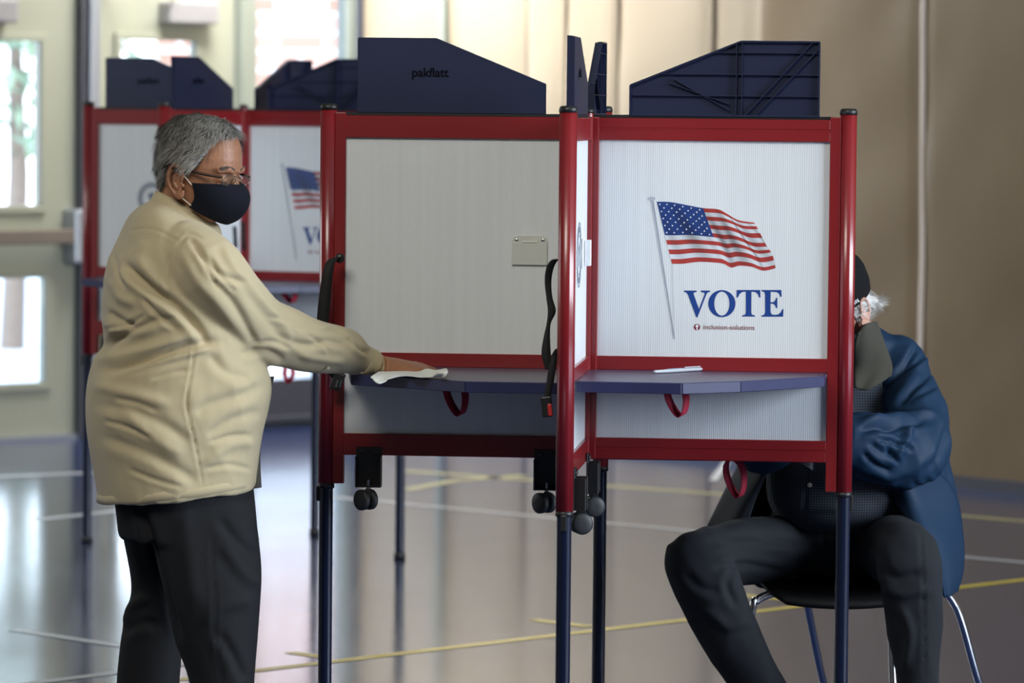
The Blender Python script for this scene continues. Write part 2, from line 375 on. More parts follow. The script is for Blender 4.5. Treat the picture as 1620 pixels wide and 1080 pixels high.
def wob(x, z):
    a = .010*math.sin(2.1*x+.9*z)+.012*mnoise.noise(Vector((x*1.1+.8*z, z*.55-x*.5, 3.1)))+.010*mnoise.noise(Vector((x*2.9-z*1.9, z*1.2+x*1.1, 9.1)))
    for s_ in seams: a += .014*math.exp(-((x-s_)/.03)**2)
    return a
nx, nz_ = 330, 60; vs = []; fs = []
xs = np.linspace(0, T_R+.3, nx); zs = np.linspace(0, HC, nz_)
for j in range(nz_):
    for i in range(nx): vs.append(MR @ Vector((xs[i], wob(xs[i], zs[j]) if xs[i] > .02 else 0, zs[j])))
for j in range(nz_-1):
    for i in range(nx-1):
        a = j*nx+i; fs.append((a, a+1, a+nx+1, a+nx))
n0 = len(vs)
vs += [MR @ Vector((xs[0], WT, 0)), MR @ Vector((xs[-1], WT, 0)), MR @ Vector((xs[-1], WT, HC)), MR @ Vector((xs[0], WT, HC))]
fs.append((n0+3, n0+2, n0+1, n0))
b = MB(); b.add(vs, fs, 0, True); b.m = [1 if (i_ < (nx-1)*(nz_-1) and xs[i_ % (nx-1)] < seams[4]) else 0 for i_ in range(len(fs))]
b.obj('wall_right', [M['vinyl'], M['partition']], fix=True, kind='structure')
b = MB(); b.tube([MR @ Vector((seams[5], -.004, 0.02)), MR @ Vector((seams[5]+.012, -.002, 1.0)), MR @ Vector((seams[5]-.004, -.004, 2.0)), MR @ Vector((seams[5], -.004, HC))], .011, 8); b.obj('trim_6', M['seam'], kind='structure')
M['groove'] = mat('tan_joint_strip', (.20, .155, .10), .6, nvar=.05)
for i_, (px_, w_) in enumerate(((830, .012), (890, .010), (970, .022), (1122, .010))):
    b = MB(); b.box((t2(px_)-w_, -.006, .05), (t2(px_)+w_, .010, HC), M=MR); b.obj('trim_%d' % (8+i_), M['groove'], bevel=.003, kind='structure')
b = MB(); b.box((t2(699), -.03, 0), (t2(707), .0, HC), M=MR); b.obj('trim_7', M['doorframe'], kind='structure')
b = MB(); b.box((.03, -.02, 0), (T_R-.1, -.001, .05), M=MR); b.obj('baseboard_right', M['base'], kind='structure')

# remaining shell of the gym, closed, without window openings
I4 = Matrix.Identity(4)
def MSide(p, d, nout):
    return Matrix(((d.x, nout.x, 0, p.x), (d.y, nout.y, 0, p.y), (0, 0, 1, 0), (0, 0, 0, 1)))
wall_with_holes('wall_far_left', MSide(Vector((HX0, HY0, 0)), Vector((0, 1, 0)), Vector((-1, 0, 0))), 0, PL.y-HY0, HC, [], M['wallpaint'])
wall_with_holes('wall_far_right', MSide(Vector((HX1, HY0, 0)), Vector((0, 1, 0)), Vector((1, 0, 0))), 0, PR.y-HY0, HC, [], M['wallpaint'])
wall_with_holes('wall_back', MSide(Vector((HX0, HY0, 0)), Vector((1, 0, 0)), Vector((0, -1, 0))), 0, HX1-HX0, HC, [], M['wallpaint'])

# ------------------------------------------------------------------ outside
def brick_mat():
    m = bpy.data.materials.new('red_brick_masonry'); m.use_nodes = True; t = m.node_tree; b = t.nodes['Principled BSDF']; b.inputs['Roughness'].default_value = .85
    tcn = t.nodes.new('ShaderNodeTexCoord'); br = t.nodes.new('ShaderNodeTexBrick'); mp = t.nodes.new('ShaderNodeMapping')
    mp.inputs['Rotation'].default_value = (math.pi/2, 0, 0)
    t.links.new(tcn.outputs['Object'], mp.inputs[0]); t.links.new(mp.outputs[0], br.inputs['Vector'])
    br.inputs['Scale'].default_value = 1; br.inputs['Brick Width'].default_value = .30; br.inputs['Row Height'].default_value = .115; br.inputs['Mortar Size'].default_value = .014
    br.inputs['Color1'].default_value = (.44, .20, .14, 1); br.inputs['Color2'].default_value = (.62, .35, .27, 1); br.inputs['Mortar'].default_value = (.85, .78, .72, 1)
    t.links.new(br.outputs['Color'], b.inputs['Base Color']); return m
M['brick'] = brick_mat()
M['ground'] = mat('pale_concrete_paving', (0.62, 0.62, 0.62), 0.8, nvar=.06, nscale=2)
M['leaf'] = mat('pale_green_foliage', (0.30, 0.42, 0.28), 0.7, nvar=.25, nscale=6)
M['bark'] = mat('grey_bark', (0.20, 0.16, 0.13), 0.85, nvar=.2)
b = MB(); b.box((-24, 0, -.25), (24, 40, -.12), M=Matrix.Translation((-6, 21, 0))); 
og = MB(); og.prism([(PL.x-6, PL.y-2+7), (PL.x+e1.x*0-12, PL.y+14), (PL.x-10, PL.y+50), (30, PL.y+50), (30, PR.y+2), (CORNER.x+1.0, CORNER.y+.3), (CORNER.x+n1.x*-.2, CORNER.y-n1.y*.2), (PL.x-.2, PL.y+.2)], -.22, -.08)
og.obj('ground_outside', M['ground'], kind='structure')
# brick building: its face stands square to the camera's view, beyond the glazed light
bp0 = P(245, 300, 27.0); bp1 = P(640, 300, 27.0)
bb = empty('brick_building', (bp0.x, bp0.y, 0), 0, label='red brick building standing in sunlight outside the glass, seen above the dark booth shields', cat='building')
dv = (bp1-bp0); dv.z = 0; L = 9.0; ang = math.atan2(dv.y, dv.x); bb.rotation_euler = (0, 0, ang)
k = MB(); k.box((0, 0, -.1), (L, 3.0, 7.5)); k.obj('wall', M['brick'], bb)
k = MB(); k.box((-.1, -.12, 7.5), (L+.1, 3.1, 7.75)); k.obj('coping', M['ground'], bb)
k = MB(); k.box((-.02, -.05, -.1), (L, 0, 1.25)); k.obj('plinth', M['ground'], bb)
def tree(px, D, h, label):
    c = P(px, 300, D); r = empty('garden_tree', (c.x, c.y, -.08), 0, label=label, cat='tree')
    k = MB(); k.tube([(0, 0, 0), (.04, 0, h*.3), (0, .05, h*.6)], [.09, .07, .04], 8); k.obj('trunk', M['bark'], r)
    k = MB(); rnd = random.Random(px)
    for i in range(900):
        a = rnd.uniform(0, 6.28); q = rnd.random()**.4; ph = math.acos(rnd.uniform(-1, 1))
        c0 = Vector((math.cos(a)*math.sin(ph)*q*h*.26, math.sin(a)*math.sin(ph)*q*h*.26, h*.66+math.cos(ph)*q*h*.33))
        u = Vector((rnd.uniform(-1, 1), rnd.uniform(-1, 1), rnd.uniform(-1, 1))).normalized(); v = u.cross(Vector((.3, .5, .8))).normalized(); s_ = .07
        k.add([c0-u*s_*1.6, c0+v*s_*.6, c0+u*s_*1.6, c0-v*s_*.6], [(0, 1, 2, 3)])
    k.obj('foliage', M['leaf'], r)
tree(20, 30, 4.0, 'pale green tree seen through the left door pane')
from mathutils.geometry import tessellate_polygon
# ------------------------------------------------------------------ voting booth clusters
ARM = .635
def decal_pts(px, py, booth_face): return None

def color_mat(name, rough=.45):
    m = bpy.data.materials.new(name); m.use_nodes = True; t = m.node_tree; b = t.nodes['Principled BSDF']
    a = t.nodes.new('ShaderNodeVertexColor'); a.layer_name = 'ink'; t.links.new(a.outputs['Color'], b.inputs['Base Color']); b.inputs['Roughness'].default_value = rough
    return m
M['flagink'] = color_mat('printed_flag_ink')

def serif_letters():
    "VOTE traced in the 1620x810 crop of px region (1070..1250, 445..535): 9 units per pixel"
    V = [(108,130),(290,130),(290,150),(258,156),(244,172),(322,392),(402,182),(398,162),(350,150),(350,130),(480,130),(480,148),(448,156),(428,184),(300,512),(284,512),(164,186),(140,158),(108,146)]
    T = [(858,122),(1192,122),(1199,228),(1180,230),(1160,182),(1128,152),(1068,146),(1066,430),(1072,470),(1122,486),(1122,500),(934,500),(934,486),(982,470),(990,430),(990,146),(938,150),(900,178),(876,228),(856,230)]
    E = [(1212,122),(1494,122),(1500,218),(1480,220),(1462,176),(1430,152),(1342,146),(1340,298),(1382,294),(1408,272),(1422,232),(1438,232),(1438,380),(1422,380),(1404,342),(1378,318),(1340,318),(1342,440),(1358,468),(1400,476),(1450,470),(1486,440),(1510,392),(1526,394),(1520,502),(1212,502),(1212,486),(1250,474),(1264,440),(1264,190),(1252,152),(1212,138)]
    O_out = [(648+194*math.cos(a), 316+193*math.sin(a)) for a in np.linspace(0, 2*math.pi, 40, endpoint=False)]
    O_in = [(648+108*math.cos(a), 316+170*math.sin(a)) for a in np.linspace(0, 2*math.pi, 40, endpoint=False)]
    return V, T, E, O_out, O_in

def text_mesh(name, txt, size, m, bold=0.0, th=.0004, spacing=1.0):
    cu = bpy.data.curves.new(name, 'FONT'); cu.body = txt; cu.size = size; cu.align_x = 'LEFT'; cu.offset = bold; cu.extrude = th; cu.space_character = spacing
    o = bpy.data.objects.new(name, cu); COL.objects.link(o); bpy.context.view_layer.update()
    me = bpy.data.meshes.new_from_object(o.evaluated_get(bpy.context.evaluated_depsgraph_get())); bpy.data.objects.remove(o); me.name = name
    me.materials.clear(); me.materials.append(m); return me

# front print: crop pixels of arm "right" mapped to arm-local coordinates (u along arm from joint, z up)
def face_uz(px, py):
    "pixel on the front face of the near cluster's right arm -> (u,z)"
    q = MA_inv_right(px, py); return q.x, q.z

def build_flag(parent, ys, mapf):
    "parent panel object; ys local y of print; mapf(px,py)->(u,z)"
    top = crom([(1039,319),(1060,319.5),(1085,324),(1112,329),(1136,331),(1150,338),(1168,348),(1193,352)], 6)
    bot = crom([(1063,417),(1080,417),(1105,414),(1130,415),(1145,417),(1157,423),(1170,420),(1190,422),(1208,428),(1227,424)], 6)
    right = crom([(1193,352),(1200,364),(1212,386),(1222,401),(1227,424)], 8)
    def samp(c, t):
        x = t*(len(c)-1); i = min(int(x), len(c)-2); return c[i]*(1-(x-i))+c[i+1]*(x-i)
    def S(u, v):                                             # v: 0 top, 1 bottom
        a = samp(top, u); b_ = samp(bot, u); p = a*(1-v)+b_*v
        r = samp(right, v); lin = np.array(right[0])*(1-v)+np.array(right[-1])*v
        return p+(r-lin)*u**3+np.array([0, 3.2*math.sin(math.pi*v)*math.sin(5.2*u+2.0*v+.5)*u])
    def shade(u, v):
        k = 1.0
        for (c0, w_, d) in ((.22, .07, .60), (.49, .05, .70), (.63, .075, .72), (.80, .018, .62), (.89, .05, .45), (.06, .05, .35), (.36, .04, .30), (.985, .02, .5)):
            c = c0+(.16 if c0 > .4 else .10)*(v-.4); k -= d*math.exp(-((u-c)/w_)**2)*(.45+.55*math.sin(math.pi*min(1, max(0, v))))
        return k
    NU, NV = 72, 78; vs = []; fs = []; cols = []
    for j in range(NV+1):
        for i in range(NU+1):
            p = S(i/NU, j/NV); u, z = mapf(p[0], p[1]); vs.append((u, ys, z))
    for j in range(NV):
        for i in range(NU):
            a = j*(NU+1)+i; fs.append((a, a+1, a+NU+2, a+NU+1))
            st = int((j+.5)/NV*13); u = (i+.5)/NU; v = (j+.5)/NV
            if u < .43 and st < 7: c = (.009, .044, .215)
            elif st % 2 == 0: c = (.46, .045, .038)
            else: c = (.70, .75, .80)
            if c[0] > .7: pass
            s_ = shade(u, v); cols.append([q*s_ for q in c])
    me = bpy.data.meshes.new('flag_print'); me.from_pydata(vs, [], fs); me.materials.append(M['flagink'])
    ca = me.color_attributes.new('ink', 'FLOAT_COLOR', 'CORNER'); arr = []
    for p, c in zip(me.polygons, cols): arr += [*c, 1]*p.loop_total
    ca.data.foreach_set('color', arr)
    link_mesh('flag_print', me, parent)
    s = MB(); yy = ys-.0004
    for r_ in range(9):
        n = 6 if r_ % 2 == 0 else 5
        for k in range(n):
            u = .43*((k+.5)/6 if n == 6 else (k+1)/6); v = 7/13*(r_+.75)/9.5
            c = S(u, v); poly = []
            for q in range(10):
                a = math.pi*q/5-math.pi/2; rr = 1.65 if q % 2 == 0 else .75
                U, Z = mapf(c[0]+rr*math.cos(a), c[1]+rr*math.sin(a)); poly.append((U, yy, Z))
            s.add(poly, [tuple(range(10))])
    s.obj('flag_stars', M['white'], parent, fix=False)
    p = MB()
    def q2(a, b, w0, w1, mi):
        U = [(a[0]-w0, a[1]), (a[0]+w0, a[1]), (b[0]+w1, b[1]), (b[0]-w1, b[1])]
        p.add([(mapf(*k)[0], yy, mapf(*k)[1]) for k in U], [(0, 1, 2, 3)], mi)
    q2((1031, 316), (1066.5, 536), 1.5, .9, 0); q2((1032.6, 316), (1067.2, 536), .5, .4, 1); q2((1063, 417), (1067, 536), .35, .3, 2)
    el = [(1031+6*math.cos(a), 314+3*math.sin(a)) for a in np.linspace(0, 2*math.pi, 16, endpoint=False)]
    p.add([(mapf(*k)[0], yy-.0002, mapf(*k)[1]) for k in el], [tuple(range(16))], 0)
    p.obj('flagpole_print', [M['inkpole'], M['inkgrey'], M['inkpole']], parent, fix=False)

def build_lettering(parent, ys, mapf):
    V, T, E, Oo, Oi = serif_letters(); k = MB()
    def mp(p): u, z = mapf(1070+p[0]/9, 445+p[1]/9); return (u, ys, z)
    for poly in (V, T, E):
        q = [Vector(mp(p)) for p in poly]; k.add(q, [tuple(t_) for t_ in tessellate_polygon([q])])
    n = len(Oo); k.add([mp(p) for p in Oo]+[mp(p) for p in Oi], [(i, (i+1) % n, n+(i+1) % n, n+i) for i in range(n)])
    k.obj('vote_lettering', M['inkblue'], parent, fix=False)
    c = (293, 650); k = MB()
    ring = [(c[0]+46*math.cos(a), c[1]+46*math.sin(a)) for a in np.linspace(0, 2*math.pi, 24, endpoint=False)]
    k.add([mp(p) for p in ring], [tuple(range(24))], 0)
    ys2 = ys-.0003
    def mp2(p): u, z = mapf(1070+p[0]/9, 445+p[1]/9); return (u, ys2, z)
    k.add([mp2(p) for p in ((285, 690), (285, 650), (272, 640), (280, 622), (296, 612), (312, 624), (316, 642), (303, 652), (303, 690))], [tuple(range(9))], 1)
    k.obj('logo_print', [M['inkred'], M['white']], parent, fix=False)
    u0, z0 = mapf(1112.5, 520.5); u1, _ = mapf(1193, 520.5)
    me = text_mesh('maker_lettering', 'inclusion-solutions', .0155, M['inkred'], th=.0002)
    xs = [v.co.x for v in me.vertices]; sc = abs(u1-u0)/(max(xs)-min(xs))
    o = link_mesh('maker_lettering', me, parent); o.matrix_local = Matrix.Translation((u0, ys, z0)) @ Matrix.Rotation(math.pi/2, 4, 'X') @ Matrix.Diagonal((sc, sc, 1, 1))
M['inkpole'] = mat('silver_grey_ink', (.42, .46, .52), .5, nvar=.03)

def build_seal(parent, u, z, r, y, m):
    k = MB(); n = 48
    def ring(r0, r1):
        vs = [(u+r0*math.cos(a), y, z+r0*math.sin(a)) for a in np.linspace(0, 2*math.pi, n, endpoint=False)]+[(u+r1*math.cos(a), y, z+r1*math.sin(a)) for a in np.linspace(0, 2*math.pi, n, endpoint=False)]
        k.add(vs, [(i, (i+1) % n, n+(i+1) % n, n+i) for i in range(n)])
    ring(r, r*.94); ring(r*.88, r*.70); ring(r*.62, r*.59)
    k.add([(u+a*r, y, z+b_*r) for a, b_ in ((-.32, .22), (-.12, .30), (0, .42), (.12, .30), (.32, .22), (.18, -.05), (.10, -.40), (0, -.30), (-.10, -.40), (-.18, -.05))], [tuple(range(10))])
    k.obj('seal_print', m, parent, fix=False)

def build_booth(loc, th, label, tables, straps=False, low=False):
    root = empty('voting_booth', loc, -th, label=label, cat='voting booth', group=None)
    hub = MB(); hub.tube([(0, 0, .80), (0, 0, 1.615)], .016, 12); hub.obj('hinge_post', M['red'], root)
    k = MB(); k.lathe((0, 0, 1.615), [(.017, 0), (.017, .008), (.010, .012)], n=16); k.obj('hinge_cap', M['black'], root)
    arms = {'left': math.pi, 'near': 1.5*math.pi, 'right': 0.0, 'far': .5*math.pi}
    for nm, ang in arms.items():
        RM = Matrix.Rotation(ang, 4, 'Z')
        def put(o): o.matrix_local = RM; return o
        # outer post: grooved round tube with a flat flange
        k = MB(); n = 40; prof = []
        for j in range(n):
            a = 2*math.pi*j/n; r = .0205-(.0013 if (j % 10) in (4,) else 0); prof.append((ARM+r*math.cos(a), r*math.sin(a)))
        k.prism(prof, .700, 1.617); post = put(k.obj('post', M['red'], root, bevel=0)); 
        for p in post.data.polygons: p.use_smooth = len(p.vertices) == 4
        k = MB(); k.box((ARM-.044, -.0135, .700), (ARM-.017, .0135, 1.611)); k.obj('post_flange', M['red'], post, bevel=.002)
        k = MB(); k.lathe((ARM, 0, 1.617), [(.0215, 0), (.0215, .008), (.0185, .0145), (.012, .0155)], n=24); k.obj('post_cap', M['black'], post)
        k = MB(); k.tube([(ARM, 0, .012), (ARM, 0, .71)], .0170, 20); leg = put(k.obj('leg', M['blue'], root))
        k = MB(); k.lathe((ARM, 0, .694), [(.0205, -.006), (.0205, .006)], n=20); k.obj('leg_collar', M['black'], leg)
        k = MB(); k.lathe((ARM, 0, 0.0), [(.021, 0), (.021, .018), (.017, .024)], n=20); k.obj('leg_foot', M['black'], leg)
        k = MB(); k.box((ARM+.012, -.007, .655), (ARM+.024, .007, .692)); k.obj('leg_clip', M['black'], leg, bevel=.002)
        # rails
        X0, X1 = .016, ARM-.040
        for rn, z0, z1 in (('top_rail', 1.550, 1.604), ('middle_rail', .990, 1.024), ('bottom_rail', .771, .824)):
            k = MB(); k.box((X0, -.0125, z0), (X1, .0125, z1))
            if rn != 'middle_rail':
                zc = (z0+z1)/2; k.box((X0+.01, -.0140, z0+.001), (X1-.004, -.0120, zc-.003)); k.box((X0+.01, -.0140, zc+.003), (X1-.004, -.0120, z1-.001))
            put(k.obj(rn, M['red'], root, bevel=.0012, seg=1))
        k = MB(); k.box((X0-.004, -.015, .771), (X0+.014, .015, 1.606)); put(k.obj('inner_stile', M['red'], root, bevel=.0025))
        k = MB(); k.box((X0, -.006, 1.604), (X1+.002, .006, 1.612)); put(k.obj('top_channel', M['black'], root, bevel=.001, seg=1))
        # panels
        k = MB(); k.box((X0, -.004, 1.020), (X1, .004, 1.555)); up = put(k.obj('upper_panel', M['panel'], root))
        k = MB(); k.box((X0, -.004, .820), (X1, .004, .992)); lo = put(k.obj('lower_panel', M['panel'], root))
        # shield: smooth on +Y, ribbed on -Y
        poly = [(.104, 1.612), (.563, 1.612), (.563, 1.7925), (.372, 1.7925), (.104, 1.684)]
        k = MB(); k.prism(poly, .001, .008, 'Y')
        def inset(p, q, wd, y0=-.009, y1=.001):
            p = Vector(p); q = Vector(q); d = (q-p).normalized(); nn = Vector((-d.y, d.x))*wd/2
            k.prism([p-nn, q-nn, q+nn, p+nn], y0, y1, 'Y')
        for i in range(5): inset(poly[i], poly[(i+1) % 5], .004, -.010)
        for x in (.362, .376): inset((x, 1.612), (x, 1.789), .002)
        for z, xa in ((1.660, .108), (1.712, .175), (1.765, .310)): inset((xa, z), (.561, z), .0016, -.010)
        inset((.385, 1.614), (.545, 1.790), .002); inset((.410, 1.614), (.561, 1.775), .002); inset((.345, 1.625), (.21, 1.70), .0018); inset((.345, 1.640), (.20, 1.69), .0018)
        for x in (.33, .36, .40, .42): k.box((x, -.004, 1.606), (x+.003, .004, 1.614))
        sh = put(k.obj('privacy_shield', M['navy'], root))
        tm = text_mesh('shield_lettering', 'pakflatt', .030, M['navy_dark'], bold=.0007)
        xs = [v.co.x for v in tm.vertices]; W_ = max(xs)-min(xs); sc = .090/W_
        o = link_mesh('shield_lettering', tm, sh)
        o.matrix_local = Matrix.Translation((.431, .0083, 1.700)) @ Matrix.Rotation(math.pi, 4, 'Z') @ Matrix.Rotation(math.pi/2, 4, 'X') @ Matrix.Diagonal((sc, sc, 1, 1))
        # casters and brackets under the two front arms
        if nm in ('left', 'near'):
            for uc in (.527, .088):
                k = MB(); k.box((uc-.032, .0145, .696), (uc+.032, .018, .792)); k.box((uc-.032, .018, .696), (uc-.029, .044, .770)); k.box((uc+.029, .018, .696), (uc+.032, .044, .770)); k.box((uc-.032, .0145, .694), (uc+.032, .044, .698))
                br = put(k.obj('caster_bracket', M['black'], root, bevel=.001, seg=1))
                k = MB()
                for dx in (-.016, .016): k.lathe((uc+dx, .018, .780), [(.0065, 0), (.0065, .003), (.004, .004)], axis='Y', n=12)
                k.obj('bolt', M['black'], br)
                k = MB(); k.tube([(uc, .031, .688), (uc, .031, .712)], .0045, 10); k.obj('stem', M['chrome'], br)
                k = MB(); RW = Matrix.Rotation(.85 if nm == 'left' else .3, 4, 'Z')
                for dx in (-.013, .013):
                    k.lathe((uc+.006, .031, .663), [(.006, dx-.0085), (.020, dx-.0085), (.0255, dx-.005), (.0255, dx+.005), (.020, dx+.0085), (.006, dx+.0085)], axis='X', n=28, M=RW)
                k.lathe((uc+.006, .031, .663), [(.009, -.013), (.009, .013)], axis='X', n=12, M=RW)
                k.box((uc-.006, .020, .664), (uc+.006, .042, .691))
                k.obj('caster_wheel', M['rubber'], br)
        if nm == 'near':
            k = MB(); k.prism([(.36, .772), (.50, .772), (.50, .755), (.44, .735)], .004, .008, 'Y'); put(k.obj('brace_plate', M['tan'], root))
        # prints
        if nm == 'right' or (nm == 'left' and False):
            MAPS['up'] = up
            build_flag(up, -.0046, MAPF); build_lettering(up, -.0046, MAPF)
        if nm == 'near':
            build_seal(up, .30, 1.279, .078, .0046, M['inkgrey'])
            k = MB(); k.box((.185, .004, 1.245), (.245, .010, 1.315)); k.box((.180, .009, 1.250), (.215, .020, 1.312), M=Matrix.Rotation(.03, 4, 'Z'))
            k.obj('paper_card', M['white'], up, bevel=.001, seg=1)
        if nm == 'left' and not low:
            k = MB(); k.box((.094, .004, 1.243), (.181, .011, 1.300)); k.prism([(.094, 1.300), (.181, 1.300), (.178, 1.312), (.165, 1.316), (.110, 1.316), (.097, 1.312)], .004, .008, 'Y')
            k.box((.118, .008, 1.297), (.157, .0125, 1.302))
            lp = k.obj('latch_plate', M['cream'], up, bevel=.0015)
            for x in (.105, .170):
                k = MB(); k.lathe((x, .0085, 1.304), [(.0045, 0), (.0045, .002), (.003, .003)], axis='Y', n=12); k.obj('latch_screw', M['chrome'], up)
        if nm == 'left' and low:
            build_seal(up, .37, 1.28, .06, .0046, M['inkgrey'])
    # table tops, one per quadrant: q0 between 'left' and 'near', then 'near'-'right', 'right'-'far', 'far'-'left'
    for (a0, pts, z, hang) in tables:
        RM = Matrix.Rotation(a0, 4, 'Z')
        k = MB(); n = len(pts)
        k.prism(pts, z-.006, z); t = k.obj('tabletop', M['table'], root, bevel=.0015, seg=1); t.matrix_local = RM
        k = MB()
        for i in range(n-1):
            if i == 0 or i == n-1: continue
            p = Vector(pts[i]); q = Vector(pts[i+1]); d = (q-p).normalized(); nn = Vector((d.y, -d.x))*.004
            if nn.dot(p) < 0: nn = -nn
            k.prism([p, q, q+nn, p+nn], z-.026, z-.0005)
        t2_ = k.obj('tabletop_edge', M['edge'], t, bevel=.0012, seg=1)
        if hang:
            hx, hy, hl = hang; c = Vector((hx, hy, z-.008)); path = []
            for s_ in np.linspace(0, 1, 17):
                a = s_*2*math.pi; wx = Vector((math.cos(a0), -math.sin(a0), 0)); wy = Vector((math.sin(a0), math.cos(a0), 0)); path.append(c+wx*(.021*math.sin(a)*(1+.3*math.cos(a))+.014*(1-math.cos(a))*.6)+wy*(.004*math.sin(2*a))+Vector((0, 0, -hl*(1-math.cos(a))/2)))
            k = MB(); k.ribbon(path, wx*.0068+wy*.0095+Vector((0, 0, .0030)), .0018); k.obj('pull_loop', M['redweb'], t)
    return root
MAPS = {}
TH_A = 0.0855
CA = P(929.5, 168, 10.62); CA.z = 0
RINV = (Matrix.Translation(CA) @ Matrix.Rotation(-TH_A, 4, 'Z')).inverted()
def MAPF(px, py):
    nrm = Vector((-math.sin(TH_A), -math.cos(TH_A), 0)); p0 = CA+nrm*.0046
    q = RINV @ Pplane(px, py, p0, nrm); return (q.x, q.z)
# quadrants in local coordinates (x along first arm, y along the arm 90 degrees ccw)
qL = [(.0, .0), (.575, .014), (.530, .335), (.24, .54), (.014, .545)]            # left -> near
qN = [(.0, .0), (.470, .014), (.482, .26), (.380, .392), (.145, .582), (.014, .585)]   # near -> right
qS = [(.0, .0), (.56, .014), (.52, .26), (.36, .40), (.26, .50), (.014, .55)]
b1 = build_booth(CA, TH_A, 'red framed white voting booth in sharp focus between the two men',
    [(math.pi, qL, .990, (.29, .33, .086)), (1.5*math.pi, qN, .990, (.33, .235, .080)), (0.0, qS, .775, (.36, .12, .095)), (.5*math.pi, qS, .990, None)])
# straps with buckles on the front booth
def strap(name, pxs, D, hw, parent, m='web'):
    pts = [P(a, b, (c if c else D)) for a, b, c in pxs]; s = crom([tuple(p) for p in pts], 5); 
    ww = crom([(h, 0, 0) for h in hw], 5)
    k = MB(); k.ribbon(s, [Vector((abs(w_[0])/645, .001, 0)) if True else 0 for w_ in ww], .0018)
    return k.obj(name, M[m], parent, world=True)
s1 = strap('strap', [(541,406,10.60),(531,408,10.585),(523,415,10.57),(519,430,10.56),(515,460,10.56),(512,490,10.56),(510,520,10.56),(512,550,10.56),(520,580,10.58),(533,600,10.60)], None, [4,5,7,8,9,9.5,9,8,7,6], b1)
k = MB(); k.lathe(P(538,408,10.61), [(.012,-.006),(.012,-.014),(.008,-.018)], axis='Y', n=16); k.obj('strap_knob', M['black'], s1, world=True)
k = MB(); c = P(534,603,10.60); k.box((-.014,-.010,-.022),(.014,.010,.022), M=Matrix.Translation(c) @ Matrix.Rotation(.35,4,'Y')); k.obj('buckle', M['black'], s1, world=True, bevel=.003)
k = MB(); c = P(535,607,10.585); k.box((-.003,-.003,-.009),(.003,.003,.009), M=Matrix.Translation(c+Vector((-.003,0,0))) @ Matrix.Rotation(.25,4,'Y')); k.box((-.002,-.003,-.009),(.002,.003,.009), M=Matrix.Translation(c+Vector((.006,0,0))) @ Matrix.Rotation(.25,4,'Y')); k.obj('buckle_tongue', M['chrome'], s1, world=True)
s2 = strap('strap', [(886,410,10.02),(877,412,10.03),(870,424,10.04),(867,445,10.05),(869,470,10.05),(873,492,10.05),(868,512,10.05),(865,535,10.05),(864,560,10.05),(868,584,10.05)], None, [4,5,5.5,5,4.5,6,3,5,7,5], b1)
s3 = strap('strap', [(884,552,10.02),(878,562,10.03),(874,580,10.03),(871,600,10.03),(867,622,10.03),(865,640,10.03)], None, [5,5,5.5,5.5,5,4], b1)
k = MB(); c = P(865,643,10.03); k.box((-.0125,-.009,-.024),(.0125,.009,.024), M=Matrix.Translation(c) @ Matrix.Rotation(-.12,4,'Y')); k.obj('buckle', M['black'], s3, world=True, bevel=.003)
k = MB(); c = P(870,648,10.02); k.box((-.005,-.004,-.014),(.005,.004,.014), M=Matrix.Translation(c) @ Matrix.Rotation(-.12,4,'Y')); k.obj('release_button', M['button'], s3, world=True, bevel=.002)

CB = P(385.5, 175, 15.84); CB.z = 0
b2 = build_booth(CB, math.radians(22.5), 'blurred red framed voting booth standing behind the man in the tan shirt',
    [(math.pi, qS, .990, (.31, .33, .055)), (1.5*math.pi, qS, .990, (.31, .33, .055)), (0.0, qS, .990, None), (.5*math.pi, qS, .990, None)], low=True)
for (px, y0, y1, D) in ((371, 358, 392, 15.5), (384, 350, 396, 15.5)):
    k = MB(); k.ribbon([P(px, y0, D), P(px+1, (y0+y1)/2, D), P(px+2, y1, D)], Vector((.007, .002, 0)), .002); k.obj('strap', M['web'], b2, world=True)
k = MB(); pts = [P(452, 578, 15.1), P(450, 592, 15.1), P(456, 606, 15.1), P(464, 592, 15.1), P(462, 578, 15.1)]; k.ribbon(pts, Vector((.008, .002, 0)), .002); k.obj('pull_loop', M['redweb'], b2, world=True)

# marker pen on the right-hand tabletop
pa = PZ(1034, 588, .9955); pb = PZ(1110, 583.5, .9955); dv = (pb-pa); L = dv.length
pen = MB(); Mx = Matrix.Translation(pa) @ dv.to_track_quat('X', 'Z').to_matrix().to_4x4()
pen.lathe((0,0,0), [(.0026,.002),(.0038,.004),(.0041,.040),(.0046,.042),(.0046,L*.62),(.0042,L*.63),(.0040,L-.004),(.0028,L)], axis='X', n=16)
for i, v in enumerate(pen.v): pen.v[i] = tuple(Mx @ Vector(v))
M['penbody'] = mat('grey_white_pen_plastic', (.40, .43, .47), .35, nvar=.04)
po = pen.obj('marker_pen', M['penbody'], label='grey white marker pen lying on the right-hand blue tabletop', cat='pen')
k = MB(); 
def penp(x, y, z): return Mx @ Vector((x, y, z))
k.box((L*.28, -.0015, .0045), (L*.58, .0015, .0056), M=Mx); k.obj('pen_lettering', M['inkgrey'], po)
k = MB(); k.box((L*.64, -.002, .005), (L-.006, .002, .0075), M=Mx); k.obj('pen_clip', M['penbody'], po, bevel=.0005, seg=1)
